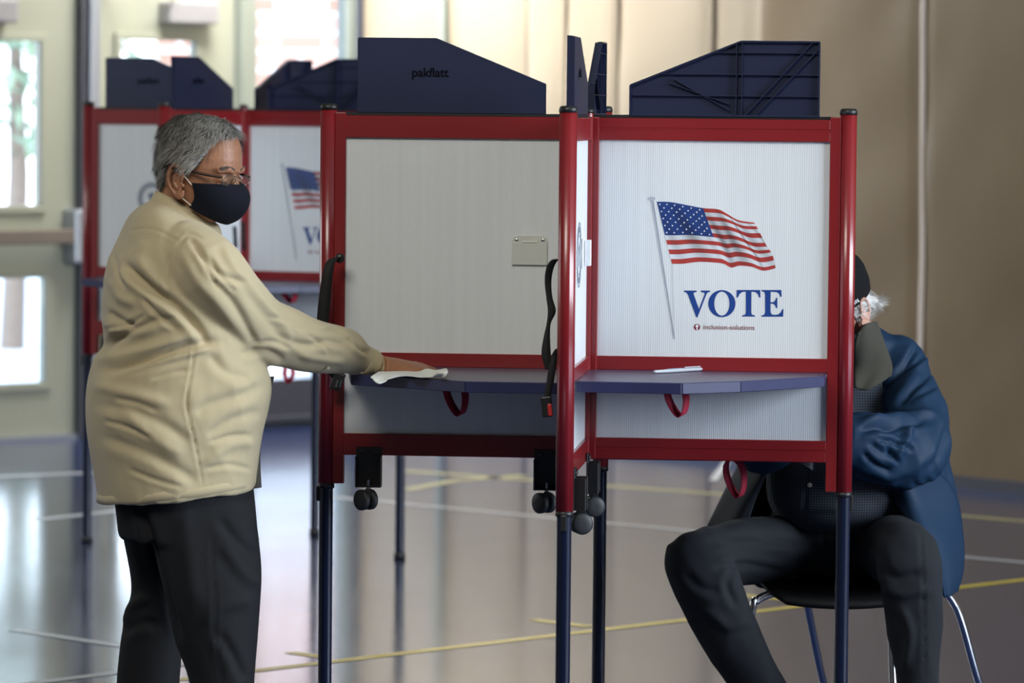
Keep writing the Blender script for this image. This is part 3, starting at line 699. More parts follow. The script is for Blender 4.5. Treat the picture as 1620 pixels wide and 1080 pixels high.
# ------------------------------------------------------------------ people: tools
def sphere(k, c, r, n=14, m=9, M4=None, mi=0):
    rx, ry, rz = (r, r, r) if not isinstance(r, (tuple, list)) else r
    vs = []; fs = []
    for i in range(1, m):
        a = math.pi*i/m
        for j in range(n):
            b_ = 2*math.pi*j/n; v = Vector((rx*math.sin(a)*math.cos(b_), ry*math.sin(a)*math.sin(b_), rz*math.cos(a)))
            if M4 is not None: v = M4 @ v
            vs.append(v+Vector(c))
    top = Vector((0, 0, rz)); bot = Vector((0, 0, -rz))
    if M4 is not None: top = M4 @ top; bot = M4 @ bot
    vs += [top+Vector(c), bot+Vector(c)]; T = len(vs)-2; B = T+1
    for i in range(m-2):
        for j in range(n): fs.append((i*n+j, (i+1)*n+j, (i+1)*n+(j+1) % n, i*n+(j+1) % n))
    for j in range(n): fs.append((T, j, (j+1) % n)); fs.append((B, (m-2)*n+(j+1) % n, (m-2)*n+j))
    k.add(vs, fs, mi, True)
def limb(k, pts, rs, n=20, sub=5, flat=None):
    "smooth tapered limb with rounded ends"
    q = crom([tuple(p)+(r,) for p, r in zip(pts, rs)], sub)
    k.tube([p[:3] for p in q], [float(p[3]) for p in q], n)
    sphere(k, Vector(pts[0]), rs[0], n, 10); sphere(k, Vector(pts[-1]), rs[-1], n, 10)
def loft(k, rings, n=40, sub=4, ex=2.0):
    "rings: (centre, U, V) where U, V are half-axis vectors"
    R = crom([tuple(c)+tuple(U)+tuple(V) for c, U, V in rings], sub); vs = []; fs = []
    for r in R:
        c = Vector(r[0:3]); U = Vector(r[3:6]); V = Vector(r[6:9])
        for j in range(n):
            a = 2*math.pi*j/n; ca, sa = math.cos(a), math.sin(a)
            vs.append(c+U*(abs(ca)**(2/ex)*(1 if ca >= 0 else -1))+V*(abs(sa)**(2/ex)*(1 if sa >= 0 else -1)))
    for i in range(len(R)-1):
        for j in range(n): fs.append((i*n+j, i*n+(j+1) % n, (i+1)*n+(j+1) % n, (i+1)*n+j))
    fs.append(tuple(reversed(range(n)))); fs.append(tuple((len(R)-1)*n+j for j in range(n)))
    k.add(vs, fs, 0, True)
def union(k, name, voxel, smooth=4, fac=.5):
    "fuse closed shells of an MB into one smooth surface"
    me = k.mesh(name+'_raw', [])
    o = bpy.data.objects.new(name+'_raw', me); COL.objects.link(o)
    m = o.modifiers.new('r', 'REMESH'); m.mode = 'VOXEL'; m.voxel_size = voxel; m.adaptivity = 0
    if smooth:
        s_ = o.modifiers.new('s', 'SMOOTH'); s_.factor = fac; s_.iterations = smooth
    bpy.context.view_layer.update(); dg = bpy.context.evaluated_depsgraph_get()
    out = bpy.data.meshes.new_from_object(o.evaluated_get(dg)); bpy.data.objects.remove(o); bpy.data.meshes.remove(me)
    out.name = name; out.polygons.foreach_set('use_smooth', [True]*len(out.polygons)); return out
def getv(me):
    a = np.empty(len(me.vertices)*3); me.vertices.foreach_get('co', a); return a.reshape(-1, 3)
def getn(me):
    a = np.empty(len(me.vertices)*3); me.vertices.foreach_get('normal', a); return a.reshape(-1, 3)
def setv(me, a): me.vertices.foreach_set('co', a.reshape(-1)); me.update()
RI = np.array(R3.inverted())
def project(a):
    q = (a-np.array([0, 0, CAM_Z])) @ RI.T
    return np.stack([810-F_PX*q[:, 0]/q[:, 2], 540+F_PX*q[:, 1]/q[:, 2]], 1)
def seg_dist(p, line):
    "distance of 2D points to a polyline, and which side"
    best = np.full(len(p), 1e9); sd = np.zeros(len(p)); tt = np.zeros(len(p))
    L = np.array(line, float); n = len(L)-1
    for i in range(n):
        a = L[i]; d = L[i+1]-a; l2 = (d**2).sum(); t = np.clip(((p-a) @ d)/l2, 0, 1)
        e = p-(a+t[:, None]*d); dist = np.hypot(e[:, 0], e[:, 1]); side = np.sign(d[0]*e[:, 1]-d[1]*e[:, 0])
        m = dist < best; best[m] = dist[m]; sd[m] = side[m]; tt[m] = (i+t[m])/n
    return best, sd, tt
def folds(me, lst, noise_amp=.003, ns=(9, 9, 5), seed=0.0, facing=True, fine=.0):
    a = getv(me); nr = getn(me); p = project(a); disp = np.zeros(len(a))
    front = np.clip(-nr[:, 1]*2.0+.2, 0, 1) if facing else 1.0
    for line, w_, amp in lst:
        line = [tuple(q) for q in crom(line, 5)]
        d, s_, t = seg_dist(p, line); taper = np.clip(np.minimum(t, 1-t)*5+.15, 0, 1)
        g = np.exp(-(d/w_)**2); g2 = np.exp(-((d-1.7*w_)/(1.3*w_))**2)
        disp += front*taper*amp*(g-.45*g2*(s_ > 0)-.20*g2*(s_ < 0))
    if noise_amp or fine:
        nz = np.array([mnoise.noise(Vector((x*ns[0]+seed, y*ns[1], z*ns[2]+.6*x*ns[0]))) for x, y, z in a]); disp += noise_amp*(1-2*np.abs(nz)*1.6)
        if fine:
            n2 = np.array([mnoise.noise(Vector((x*31+seed+z*14, y*25, z*22))) for x, y, z in a]); disp += fine*n2
    setv(me, a+nr*disp[:, None])

def hand(k, wrist, fwd, up, thumb_side, curl=(.12, .2, .2), spread=.12, scale=1.0, thumb_out=.7, thick=1.0, arch=0.0):
    "palm, four fingers of unequal length and a thumb, all as rooted chains"
    fwd = Vector(fwd).normalized(); up = Vector(up); up = (up-fwd*up.dot(fwd)).normalized(); lat = Vector(thumb_side); lat = (lat-fwd*lat.dot(fwd)-up*lat.dot(up)).normalized()
    w_ = Vector(wrist); S = scale; T_ = scale*thick
    loft(k, [(w_-fwd*.02*S, lat*.027*S, up*.020*T_), (w_+fwd*.012*S, lat*.029*S, up*.019*T_), (w_+fwd*.045*S, lat*.038*S, up*.016*T_), (w_+fwd*.080*S, lat*.042*S, up*.0125*T_), (w_+fwd*.095*S, lat*.038*S, up*.0105*S)], 24, 3, 2.3)
    offs = [(.030, .073, .0090), (.0105, .081, .0093), (-.0095, .075, .0089), (-.028, .059, .0078)]
    for i, (o_, L, r) in enumerate(offs):
        root = w_+fwd*(.078-.004*abs(i-1))*S+lat*o_*S+up*(.001+arch*(1-abs(i-1)*.45)); d = (fwd+lat*(spread*(1.2-i)*.8)).normalized(); p = root; ang = 0; pts = [root-d*.02*S]; rs = [r*S]
        pts.append(p); rs.append(r*1.05*S)
        for q, (fr, cu) in enumerate(zip((.44, .31, .25), curl)):
            ang += cu*(1+.12*i); dd = d*math.cos(ang)-up*math.sin(ang); p = p+dd*L*fr*S; pts.append(p); rs.append(r*(.98-.10*q)*S)
        k.tube([tuple(x) for x in pts], rs, 12); sphere(k, pts[-1], rs[-1], 12, 8)
        for x, rr in list(zip(pts, rs))[1:-1]: sphere(k, x, rr*1.04, 12, 8)
    t0 = w_+fwd*.022*S+lat*.022*S-up*.004; d = (fwd*(1-.35*thumb_out)+lat*thumb_out-up*.18).normalized()
    t1 = t0+d*.040*S; d2 = (d+fwd*.35).normalized(); t2_ = t1+d2*.030*S; t3 = t2_+(d2+fwd*.15).normalized()*.022*S
    pts = [t0, t1, t2_, t3]; rs = [.0135*S, .0115*S, .0102*S, .0085*S]; k.tube([tuple(x) for x in pts], rs, 12)
    for x, rr in zip(pts, rs): sphere(k, x, rr, 12, 8)

HROWS = [(.1175, .012, -.022, .016), (.113, .042, -.050, .040), (.102, .066, -.073, .056), (.084, .083, -.088, .067), (.060, .093, -.096, .074), (.035, .098, -.099, .0765), (.012, .099, -.098, .0765),
         (-.004, .092, -.094, .075), (-.022, .090, -.090, .073), (-.045, .091, -.083, .069), (-.068, .089, -.068, .062), (-.088, .086, -.045, .052), (-.104, .078, .004, .039), (-.114, .062, .022, .022)]
def head_section(z):
    R = HROWS
    if z >= R[0][0]: return R[0][1:]
    if z <= R[-1][0]: return R[-1][1:]
    for i in range(len(R)-1):
        if R[i][0] >= z >= R[i+1][0]:
            t = (R[i][0]-z)/(R[i][0]-R[i+1][0]); return tuple(R[i][q]*(1-t)+R[i+1][q]*t for q in (1, 2, 3))
def head_pt(th, z, off=0.0):
    "point on the skull at angle th (0 = face, +90 = left side) and height z"
    xf, xb, w_ = head_section(z); c, s_ = math.cos(th), math.sin(th); x0 = (xf+xb)/2; a = (xf-xb)/2
    ex = 2.3; x = abs(c)**(2/ex)*(1 if c >= 0 else -1)*a; y = abs(s_)**(2/ex)*(1 if s_ >= 0 else -1)*w_
    if c > 0: y *= 1-.10*c*c
    v = Vector((x0+x, y, z)); 
    if off:
        nrm = Vector((x/a/a, y/w_/w_, 0)); nrm = nrm.normalized(); up = max(0, min(1, (z-.045)/.07)); nrm = (nrm*(1-up*up*.9)+Vector((0, 0, 1))*up).normalized(); v += nrm*off
    return v
def build_head(k, H, ear_x=.004, ear_z=-.030, nose=True):
    "adds head shells (local x forward, y left, z up) through matrix H"
    n = 44; vs = []; fs = []
    R = HROWS; zs = []
    for i in range(len(R)-1):
        for q in range(3): zs.append(R[i][0]+(R[i+1][0]-R[i][0])*q/3)
    zs.append(R[-1][0])
    for z in zs:
        for j in range(n): vs.append(H @ head_pt(2*math.pi*j/n, z))
    for i in range(len(zs)-1):
        for j in range(n): fs.append((i*n+j, (i+1)*n+j, (i+1)*n+(j+1) % n, i*n+(j+1) % n))
    fs.append(tuple(range(n))); fs.append(tuple(reversed([(len(zs)-1)*n+j for j in range(n)])))
    k.add(vs, fs, 0, True)
    def hp(*p): return H @ Vector(p)
    H3 = H.to_3x3().to_4x4()
    k.tube([hp(.088, 0, .004), hp(.101, 0, -.018), hp(.113, 0, -.036)], [.007, .0085, .012], 12); sphere(k, hp(.113, 0, -.038), .0125)
    for s_ in (-1, 1):
        sphere(k, hp(.103, s_*.011, -.042), .009)
        k.tube([hp(.096, s_*.010, .010), hp(.094, s_*.030, .016), hp(.078, s_*.052, .010)], [.006, .0085, .006], 10)   # brow
        sphere(k, hp(.0815, s_*.031, -.010), (.013, .016, .0125), M4=H3)                                               # eye mound
        k.tube([hp(.090, s_*.020, -.020), hp(.088, s_*.034, -.024), hp(.078, s_*.048, -.020)], [.004, .006, .004], 10) # lower lid bag
        sphere(k, hp(.070, s_*.045, -.034), (.020, .016, .016), M4=H3)                                                 # cheek
        # ear: helix ring, concha plate, antihelix, lobe
        E = H @ Matrix.Translation((ear_x, s_*.078, ear_z)) @ Matrix.Scale(1.12, 4) @ Matrix.Rotation(s_*.42, 4, 'Z') @ Matrix.Rotation(-.20, 4, 'Y')
        def ep(x, z, y=0): return E @ Vector((x, s_*y, z))
        ring = [(.006, .004, .006), (.013, .016, .008), (.010, .029, .010), (-.003, .035, .014), (-.017, .028, .017), (-.023, .012, .018), (-.020, -.006, .016), (-.012, -.020, .011), (-.004, -.030, .006), (.005, -.028, .003), (.008, -.016, .002)]
        q = crom([ep(x, z, y) for x, z, y in ring], 4); k.tube([tuple(p) for p in q], .0041, 8)
        k.tube([ep(.002, .018, .007), ep(-.010, .016, .011), ep(-.013, 0, .011), ep(-.006, -.012, .008)], .0034, 8)
        sphere(k, ep(-.007, .004, .003), (.013, .005, .027), M4=E.to_3x3().to_4x4()); sphere(k, ep(-.002, -.026, .005), (.008, .005, .009), M4=E.to_3x3().to_4x4())
        sphere(k, ep(.009, -.006, .004), .0045)
def skin_mat(name, c):
    m = mat(name, c, .46, spec=.4, nvar=.16, nscale=38, bump=.45, bscale=150, bdist=.0016, sub=.12); return m
def cloth_mat(name, c, rough=.85, weave=1400, nvar=.06, sheen=.2, nscale=14):
    return mat(name, c, rough, spec=.25, sheen=sheen, nvar=nvar, nscale=nscale, bump=.25, bscale=weave, bdist=.0006)
M['skin1'] = skin_mat('brown_skin', (.33, .155, .085)); M['skin2'] = skin_mat('pale_skin', (.50, .27, .20))
M['shirt'] = cloth_mat('tan_cotton', (.47, .395, .245)); M['slacks'] = cloth_mat('charcoal_twill', (.0105, .0115, .0135), nvar=.1, sheen=0)
M['maskc'] = cloth_mat('black_navy_cotton', (.0042, .0055, .012), .9, sheen=0); M['loop'] = mat('cream_elastic', (.75, .70, .58), .7, nvar=.03)
M['hair1'] = mat('grey_hair', (.26, .25, .225), .5, nvar=.75, nscale=75); M['hairbase'] = mat('dark_grey_hair_roots', (.075, .072, .064), .8, nvar=.45, nscale=60)
M['hair2'] = mat('white_hair', (.72, .70, .66), .5, nvar=.2, nscale=80)
M['frame'] = mat('dark_brown_metal', (.035, .018, .012), .3, metal=.6); M['frame2'] = mat('thin_steel_rim', (.35, .30, .26), .25, metal=1.0)
lg = glass_mat(); lg.name = 'spectacle_lens'; M['lensglass'] = lg; lg.node_tree.nodes.remove(lg.node_tree.nodes['Fresnel']); [n for n in lg.node_tree.nodes if n.type == 'MIX_SHADER'][0].inputs[0].default_value = .09
M['lash'] = mat('dark_lashes', (.03, .018, .012), .6); M['button_p'] = mat('pearl_button', (.50, .46, .36), .35)
M['shoe'] = mat('black_leather', (.012, .012, .012), .35, coat=.3)
M['stitch'] = mat('tan_stitching', (.36, .27, .14), .8)
M['print'] = cloth_mat('brown_patterned_cotton', (.10, .085, .06), nvar=.6, nscale=90)

# ------------------------------------------------------------------ standing man
pm = empty('person', PZ(330, 1283, 0.0), 0, label='person standing in a tan shirt, dark slacks, glasses and black face mask, wiping the table', cat='person')
YT = 10.17                                     # distance of the trunk's centre
psi = math.radians(14); FW = Vector((math.cos(psi), math.sin(psi), 0)); LT = Vector((-math.sin(psi), math.cos(psi), 0))
def ring(xl, xr, y, b_, D=YT, tilt=0.0, grow=0.0):
    c = P((xl+xr)/2, y, D); w_ = (xr-xl)/2*D/F_PX; a = math.sqrt(max(1e-4, w_*w_-(b_*math.sin(psi))**2))/math.cos(psi)
    return (c, FW*(a+grow)+Vector((0, 0, -tilt)), LT*(b_+grow))
TR = [(252, 342, 344, .068, .048), (232, 360, 354, .128, .050), (208, 370, 368, .178, .046), (189, 366, 388, .208, .022), (168, 378, 420, .228, 0), (161, 396, 470, .236, 0), (162, 402, 515, .232, 0), (164, 410, 545, .230, 0),
      (150, 418, 572, .234, 0), (141, 427, 602, .240, 0), (137, 424, 640, .242, 0), (139, 414, 690, .236, -.004), (147, 407, 740, .226, -.012), (155, 402, 779, .220, -.017)]
HM = Matrix.Translation(P(316, 268, 10.13)) @ Matrix.Rotation(math.radians(-27), 4, 'Z') @ Matrix.Rotation(math.radians(9), 4, 'Y')
SH = P(316, 428, 9.985); EL = P(436, 530, 10.17); WR = P(598, 580, 10.365)
# skin
k = MB(); build_head(k, HM)
nk = [HM @ Vector((-.022, 0, -.045)), HM @ Vector((-.030, 0, -.085)), P(284, 352, 10.16)]
loft(k, [(nk[0], FW*.062, LT*.060), (nk[1], FW*.064, LT*.062), (nk[2], FW*.058, LT*.065), (P(278, 385, 10.17), FW*.06, LT*.10)], 30, 4)
sphere(k, HM @ Vector((.035, 0, -.085)), (.045, .045, .03))
wfw = (P(686, 590, 10.44)-WR)
hand(k, WR+Vector((.030, -.008, -.001)), P(690, 590, 10.43)-WR, (0, -.24, 1), LT+Vector((0, 0, .24)), curl=(.20, .14, .16), spread=.34, scale=1.03, thumb_out=.6, thick=1.2, arch=.007)
limb(k, [P(540, 556, 10.30), WR], [.034, .028])
skin = union(k, 'body_skin', .0022, 1, .4)
# plain trunk and limbs hidden by the clothes, joined into the same surface object
k = MB()
loft(k, [(lambda r: (r[0], r[1]*.86, r[2]*.86))(ring(xl, xr, y, b_)) for xl, xr, y, b_, t in TR[3:]], 30, 2)
limb(k, [SH, EL, P(560, 563, 10.32)], [.048, .042, .032])
SHL = P(262, 410, 10.40); ELL = P(250, 590, 10.42); WRL = P(335, 655, 10.44)
limb(k, [SHL, ELL, WRL], [.048, .042, .028])
HIPN = P(320, 810, 10.08); HIPF = P(270, 810, 10.27)
KN = P(352, 1040, 10.06); AN = P(350, 1240, 10.06); KF = P(240, 1040, 10.30); AF = P(226, 1235, 10.32)
limb(k, [HIPN, KN, AN], [.078, .055, .042]); limb(k, [HIPF, KF, AF], [.078, .055, .042])
trunk = union(k, 'trunk', .014, 3)
k = MB(); hand(k, WRL, (FW+Vector((0, 0, -.3))), (0, -1, .2), Vector((0, 0, 1)), curl=(.4, .4, .4)); hL = union(k, 'hl', .0032, 2, .4)
bm = bmesh.new(); 
for m_ in (skin, trunk, hL): bm.from_mesh(m_)
body = bpy.data.meshes.new('body'); bm.to_mesh(body); bm.free(); body.polygons.foreach_set('use_smooth', [True]*len(body.polygons)); body.materials.append(M['skin1'])
def child(name, me, parent, m=None):
    if m is not None:
        me.materials.clear(); me.materials.append(m)
    return link_mesh(name, me, parent, world=True)
child('body', body, pm)
# shirt
k = MB(); loft(k, [ring(xl, xr, y, b_, tilt=t) for xl, xr, y, b_, t in TR], 48, 4, 2.25)
A = [(P(300, 402, 10.02), 54), (P(330, 432, 9.985), 58), (P(366, 480, 10.04), 57), (P(406, 518, 10.11), 53), (P(450, 533, 10.17), 47), (P(500, 548, 10.235), 42), (P(545, 556, 10.30), 36), (P(566, 567, 10.33), 28), (P(592, 578, 10.36), 24)]
q = crom([tuple(p)+(r*10.15/F_PX,) for p, r in A], 5); k.tube([x[:3] for x in q], [float(x[3]) for x in q], 28); sphere(k, A[0][0], 52*.001475, 24, 14)
limb(k, [SHL, P(250, 500, 10.44), ELL, P(320, 645, 10.44)], [.080, .075, .065, .048])
shirt = union(k, 'shirt', .0052, 7)
SF = [([(197,417),(212,434),(244,461),(270,478),(300,505),(330,545)], 7, -.020), ([(215,405),(245,440),(268,462)], 9, .006),
      ([(160,553),(190,532),(238,512),(278,500)], 7, -.012), ([(150,572),(200,561),(250,548),(310,528)], 9, .010), ([(170,588),(225,572),(290,548),(350,540)], 7, -.009),
      ([(172,492),(190,506),(212,516)], 5, -.007), ([(160,505),(190,525),(230,520),(285,490)], 7, .007),
      ([(308,540),(302,590),(295,640),(308,700),(322,772)], 2.2, -.0035), ([(205,366),(242,363),(286,383)], 2.2, -.003), ([(296,372),(280,392),(266,415),(264,440),(270,470)], 3, -.005),
      ([(300,374),(325,412),(352,436),(392,448)], 5, -.007), ([(285,395),(310,440),(345,480),(375,520)], 9, .006), ([(335,440),(368,478),(392,520),(405,545)], 7, -.007), ([(350,385),(372,425),(400,455)], 6, .005),
      ([(395,452),(425,488),(450,520),(462,545)], 7, .008), ([(412,462),(440,490),(478,512)], 6, -.006), ([(440,530),(480,545),(520,540),(548,548)], 6, -.008), ([(470,560),(510,568),(545,572)], 6, .006),
      ([(500,520),(530,518),(552,535),(566,560)], 5, .007), ([(548,535),(562,548),(584,560)], 3.5, -.006), ([(380,560),(420,555),(450,570)], 6, -.006),
      ([(150,640),(210,650),(260,672),(300,700)], 9, -.006), ([(160,690),(220,712),(280,742),(310,762)], 9, -.006), ([(150,610),(205,622),(270,640)], 9, .006), ([(190,640),(240,690),(290,720)], 9, .005),
      ([(425,605),(380,625),(330,640),(308,655)], 9, -.006), ([(415,650),(370,662),(325,690)], 8, -.005), ([(402,700),(360,706),(322,735)], 8, .005), ([(330,560),(360,590),(400,600)], 8, -.006),
      ([(225,470),(250,498),(280,520)], 4, -.006), ([(240,600),(270,590),(300,585)], 3.5, -.004), ([(180,630),(215,636),(250,650)], 4, -.005), ([(165,665),(205,676),(240,694)], 3.5, -.005),
      ([(205,742),(245,758),(290,770)], 3.5, -.004), ([(330,700),(365,690),(398,688)], 4, -.005), ([(325,742),(360,735),(396,742)], 4, -.004), ([(330,405),(352,440),(372,462)], 3.5, -.005), ([(312,392),(330,430),(345,455)], 3, -.004),
      ([(425,500),(450,508),(480,522)], 3, -.005), ([(400,545),(430,540),(462,552)], 4, -.005), ([(485,530),(505,540),(520,556)], 3, -.005), ([(280,372),(300,368),(320,378)], 3, -.003), ([(180,400),(186,430),(200,455)], 4, -.005),
      ([(170,520),(200,514),(230,498)], 3.5, -.006), ([(190,590),(240,575),(300,560),(335,548)], 4, .006), ([(175,440),(190,470),(215,480)], 8, .006), ([(230,380),(225,410),(235,430)], 10, .004)]
folds(shirt, SF, .0028, (7, 7, 4), 1.3, fine=.0009)
a = getv(shirt); pj = project(a); bot = a[:, 2].min()
sh_o = child('shirt', shirt, pm, M['shirt'])
# hem band, cuff, buttons, collar
k = MB(); c, U, V = ring(154, 403, 777, .222, tilt=-.017); n = 60; vs = []; fs = []
for dz, g in ((.017, 1.000), (0.016, 1.009), (-.003, 1.008), (-.004, .99)):
    for j in range(n):
        t = 2*math.pi*j/n; ca, sa = math.cos(t), math.sin(t)
        vs.append(c+(U*(abs(ca)**(2/2.25)*(1 if ca >= 0 else -1))+V*(abs(sa)**(2/2.25)*(1 if sa >= 0 else -1)))*g+Vector((0, 0, dz+0.0008*math.sin(9*t)+.012*math.sin(t+2.6))))
for i in range(3):
    for j in range(n): fs.append((i*n+j, i*n+(j+1) % n, (i+1)*n+(j+1) % n, (i+1)*n+j))
k.add(vs, fs, 0, True); k.obj('hem_band', M['shirt'], sh_o, world=True)
cd = (WR-P(560, 566, 10.32)).normalized(); c0 = P(572, 571, 10.335); k = MB()
cu_u = Vector((0, 0, 1)); cu_u = (cu_u-cd*cu_u.dot(cd)).normalized(); cu_v = cd.cross(cu_u)
loft(k, [(c0, cu_u*.0385, cu_v*.036), (c0+cd*.012, cu_u*.0375, cu_v*.036), (P(590, 577, 10.36), cu_u*.0315, cu_v*.034), (P(598, 579, 10.365), cu_u*.0285, cu_v*.033)], 32, 4)
k.obj('cuff', M['shirt'], sh_o, world=True)
for (bx, by, bd) in ((572, 589, 10.31), (519, 582, 10.20)):
    k = MB(); k.lathe(P(bx, by, bd), [(.0034, .002), (.0042, 0), (.0042, -.0008), (.0030, -.0014)], axis='Y', n=14); k.obj('cuff_button', M['button_p'], sh_o, world=True)
k = MB(); n = 46
def cring(pb, pf, lat, D, t):
    cc = (P(pb[0], pb[1], D)+P(pf[0], pf[1], D))/2; h = (P(pf[0], pf[1], D)-P(pb[0], pb[1], D))/2; h = Vector((h.x, h.x*math.tan(psi), h.z))
    return [cc+h*math.cos(x)+LT*lat*math.sin(x) for x in t]
t = np.linspace(.22, 2*math.pi-.22, n); rows = [cring((250, 306), (340, 360), .066, 10.155, t), cring((247, 301), (345, 357), .073, 10.155, t), cring((243, 309), (348, 364), .084, 10.155, t), cring((236, 323), (350, 378), .100, 10.16, t), cring((237, 330), (346, 382), .102, 10.16, t), cring((252, 330), (335, 378), .080, 10.16, t)]
vs = [p for r in rows for p in r]; fs = [(i*n+j, i*n+j+1, (i+1)*n+j+1, (i+1)*n+j) for i in range(len(rows)-1) for j in range(n-1)]
k.add(vs, fs, 0, True); k.obj('collar', M['shirt'], sh_o, world=True)
k = MB(); pts = [P(x, y, 10.22) for x, y in ((426, 596), (420, 625), (412, 655), (405, 690), (404, 730), (406, 772))]; k.ribbon([tuple(p) for p in crom(pts, 4)], Vector((.009, .02, 0)), .004); k.obj('front_placket', M['print'], sh_o, world=True)
# slacks
k = MB()
loft(k, [ring(178, 400, 765, .185), ring(180, 404, 800, .190), ring(186, 408, 850, .185)], 40, 3, 2.2)
def leg(rows, D0, bb):
    loft(k, [(P((xl+xr)/2, y, D), Vector(((xr-xl)/2*D/F_PX, 0, 0)), Vector((0, b_, 0))) for (xl, xr, y, D, b_) in rows], 36, 4, 2.2)
leg([(222, 402, 790, 10.10, .10), (236, 408, 850, 10.08, .10), (248, 414, 900, 10.07, .10), (262, 413, 950, 10.06, .098), (279, 408, 1015, 10.06, .092), (300, 401, 1080, 10.06, .085), (308, 397, 1160, 10.06, .078), (312, 398, 1262, 10.06, .075)], 0, 0)
leg([(184, 330, 790, 10.27, .10), (196, 320, 860, 10.28, .10), (206, 306, 930, 10.29, .095), (194, 290, 985, 10.30, .09), (185, 283, 1080, 10.31, .085), (186, 275, 1160, 10.32, .078), (188, 272, 1250, 10.32, .075)], 0, 0)
sl = union(k, 'slacks', .0075, 6)
folds(sl, [([(223,800),(238,850),(262,930),(284,1010)], 6, -.014), ([(335,850),(338,930),(340,1000),(352,1080)], 2.5, -.004), ([(345,820),(380,860),(408,880)], 8, -.007), ([(350,860),(385,905),(412,925)], 9, .006), ([(345,1000),(370,1040),(385,1075)], 8, -.008),
           ([(190,985),(205,960),(235,945)], 8, .009), ([(195,1000),(225,985),(250,990)], 8, -.007), ([(320,990),(350,960),(400,950)], 10, .005), ([(290,800),(300,880),(305,960)], 14, .004)], .0028, (6, 6, 3), 4.1)
child('slacks', sl, pm, M['slacks'])
for (c_, nm) in ((AN, 0), (AF, 1)):
    k = MB(); f = FW; b0 = Vector((c_.x, c_.y, 0)); 
    loft(k, [(b0-f*.075+Vector((0, 0, .03)), LT*.020, Vector((0, 0, .022))), (b0-f*.055+Vector((0, 0, .042)), LT*.034, Vector((0, 0, .041))), (b0+Vector((0, 0, .048)), LT*.038, Vector((0, 0, .047))), (b0+f*.08+Vector((0, 0, .038)), LT*.045, Vector((0, 0, .037))), (b0+f*.15+Vector((0, 0, .028)), LT*.043, Vector((0, 0, .027))), (b0+f*.19+Vector((0, 0, .020)), LT*.022, Vector((0, 0, .019)))], 24, 4, 2.4)
    k.obj('shoe', M['shoe'], pm, world=True)
# hair: root cap plus combed strands
def hair(H, parent, m_base, m_hair, inside, thick, n_str, comb, seed, length=(.022, .036), wid=.0011):
    k = MB(); nth, nz_ = 96, 48; vs = []; idx = {}; fs = []
    for j in range(nz_):
        z = .1172-(.1172+.085)*j/(nz_-1)
        for i in range(nth):
            th = 2*math.pi*i/nth; e = inside(th, z); vs.append(H @ head_pt(th, z, thick*min(1, max(0, e*35)) if e > 0 else -.004)); idx[(j, i)] = e
    for j in range(nz_-1):
        for i in range(nth):
            i2 = (i+1) % nth
            if max(idx[(j, i)], idx[(j, i2)], idx[(j+1, i)], idx[(j+1, i2)]) > 0: fs.append((j*nth+i, (j+1)*nth+i, (j+1)*nth+i2, j*nth+i2))
    k.add(vs, fs, 0, True); top = H @ Vector((-.005, 0, .1185+thick)); k.add([top]+[H @ head_pt(2*math.pi*i/nth, .1172, thick) for i in range(nth)], [(0, i+1, (i+1) % nth+1) for i in range(nth)], 0, True)
    rnd = random.Random(seed); cnt = 0
    H3_ = H.to_3x3()
    while cnt < n_str:
        th = rnd.uniform(0, 2*math.pi); z = .119-(.119+.080)*rnd.random()**1.15
        if z > .1172: z = .1172
        if inside(th, z) <= 0.002: continue
        cnt += 1; p = head_pt(th, z, thick*.55)
        if rnd.random() < .06: p = Vector((rnd.uniform(-.03, .03), rnd.uniform(-.03, .03), .117+thick*.5))
        nrm = (p-Vector((0, 0, .01))).normalized(); d = Vector(comb(th, z, rnd)); d = (d-nrm*d.dot(nrm)*.9).normalized(); L = rnd.uniform(*length)
        clump = mnoise.noise_vector(Vector((p.x*38, p.y*38, p.z*38)))
        d = (d+clump*.38+Vector((rnd.gauss(0, .12), rnd.gauss(0, .12), rnd.gauss(0, .12)))).normalized()
        wv = d.cross(nrm).normalized()*wid*rnd.uniform(.5, 1.0); q0 = p; pts = []
        for s_ in range(4):
            t = s_/3; pt = q0+d*L*t+nrm*(thick*.62*math.sin(t*2.2)+.0008*rnd.random()); pts.append(pt)
        vv = []
        for s_, pt in enumerate(pts):
            ww = wv*(1, .95, .7, .12)[s_]; vv += [H @ (pt-ww), H @ (pt+ww)]
        k.add(vv, [(0, 1, 3, 2), (2, 3, 5, 4), (4, 5, 7, 6)], 1, True)
    return k.obj('hair', [m_base, m_hair], parent, world=True, fix=False)
def hairline1(th, z):
    a = abs(math.degrees((th+math.pi) % (2*math.pi)-math.pi))         # 0 face, 180 back
    pts = [(0, .088), (18, .089), (32, .090), (42, .086), (52, .072), (60, .048), (68, .026), (76, .004), (84, .0), (90, .018), (107, .020), (114, -.002), (122, -.036), (135, -.062), (180, -.072)]
    for (a0, z0), (a1, z1) in zip(pts, pts[1:]):
        if a0 <= a <= a1: return z-(z0+(z1-z0)*(a-a0)/(a1-a0))
    return -1
def comb1(th, z, rnd):
    side = math.sin(th); back = .5-.5*math.cos(th)
    if z > .06: return (-.1-.5*back+.45, -.55 if side < .3 else .1, -.35)
    return (-.55 if back < .85 else -.1, .25*side, -.8)
ho = hair(HM, pm, M['hairbase'], M['hair1'], hairline1, .0085, 13000, comb1, 11, wid=.0008)
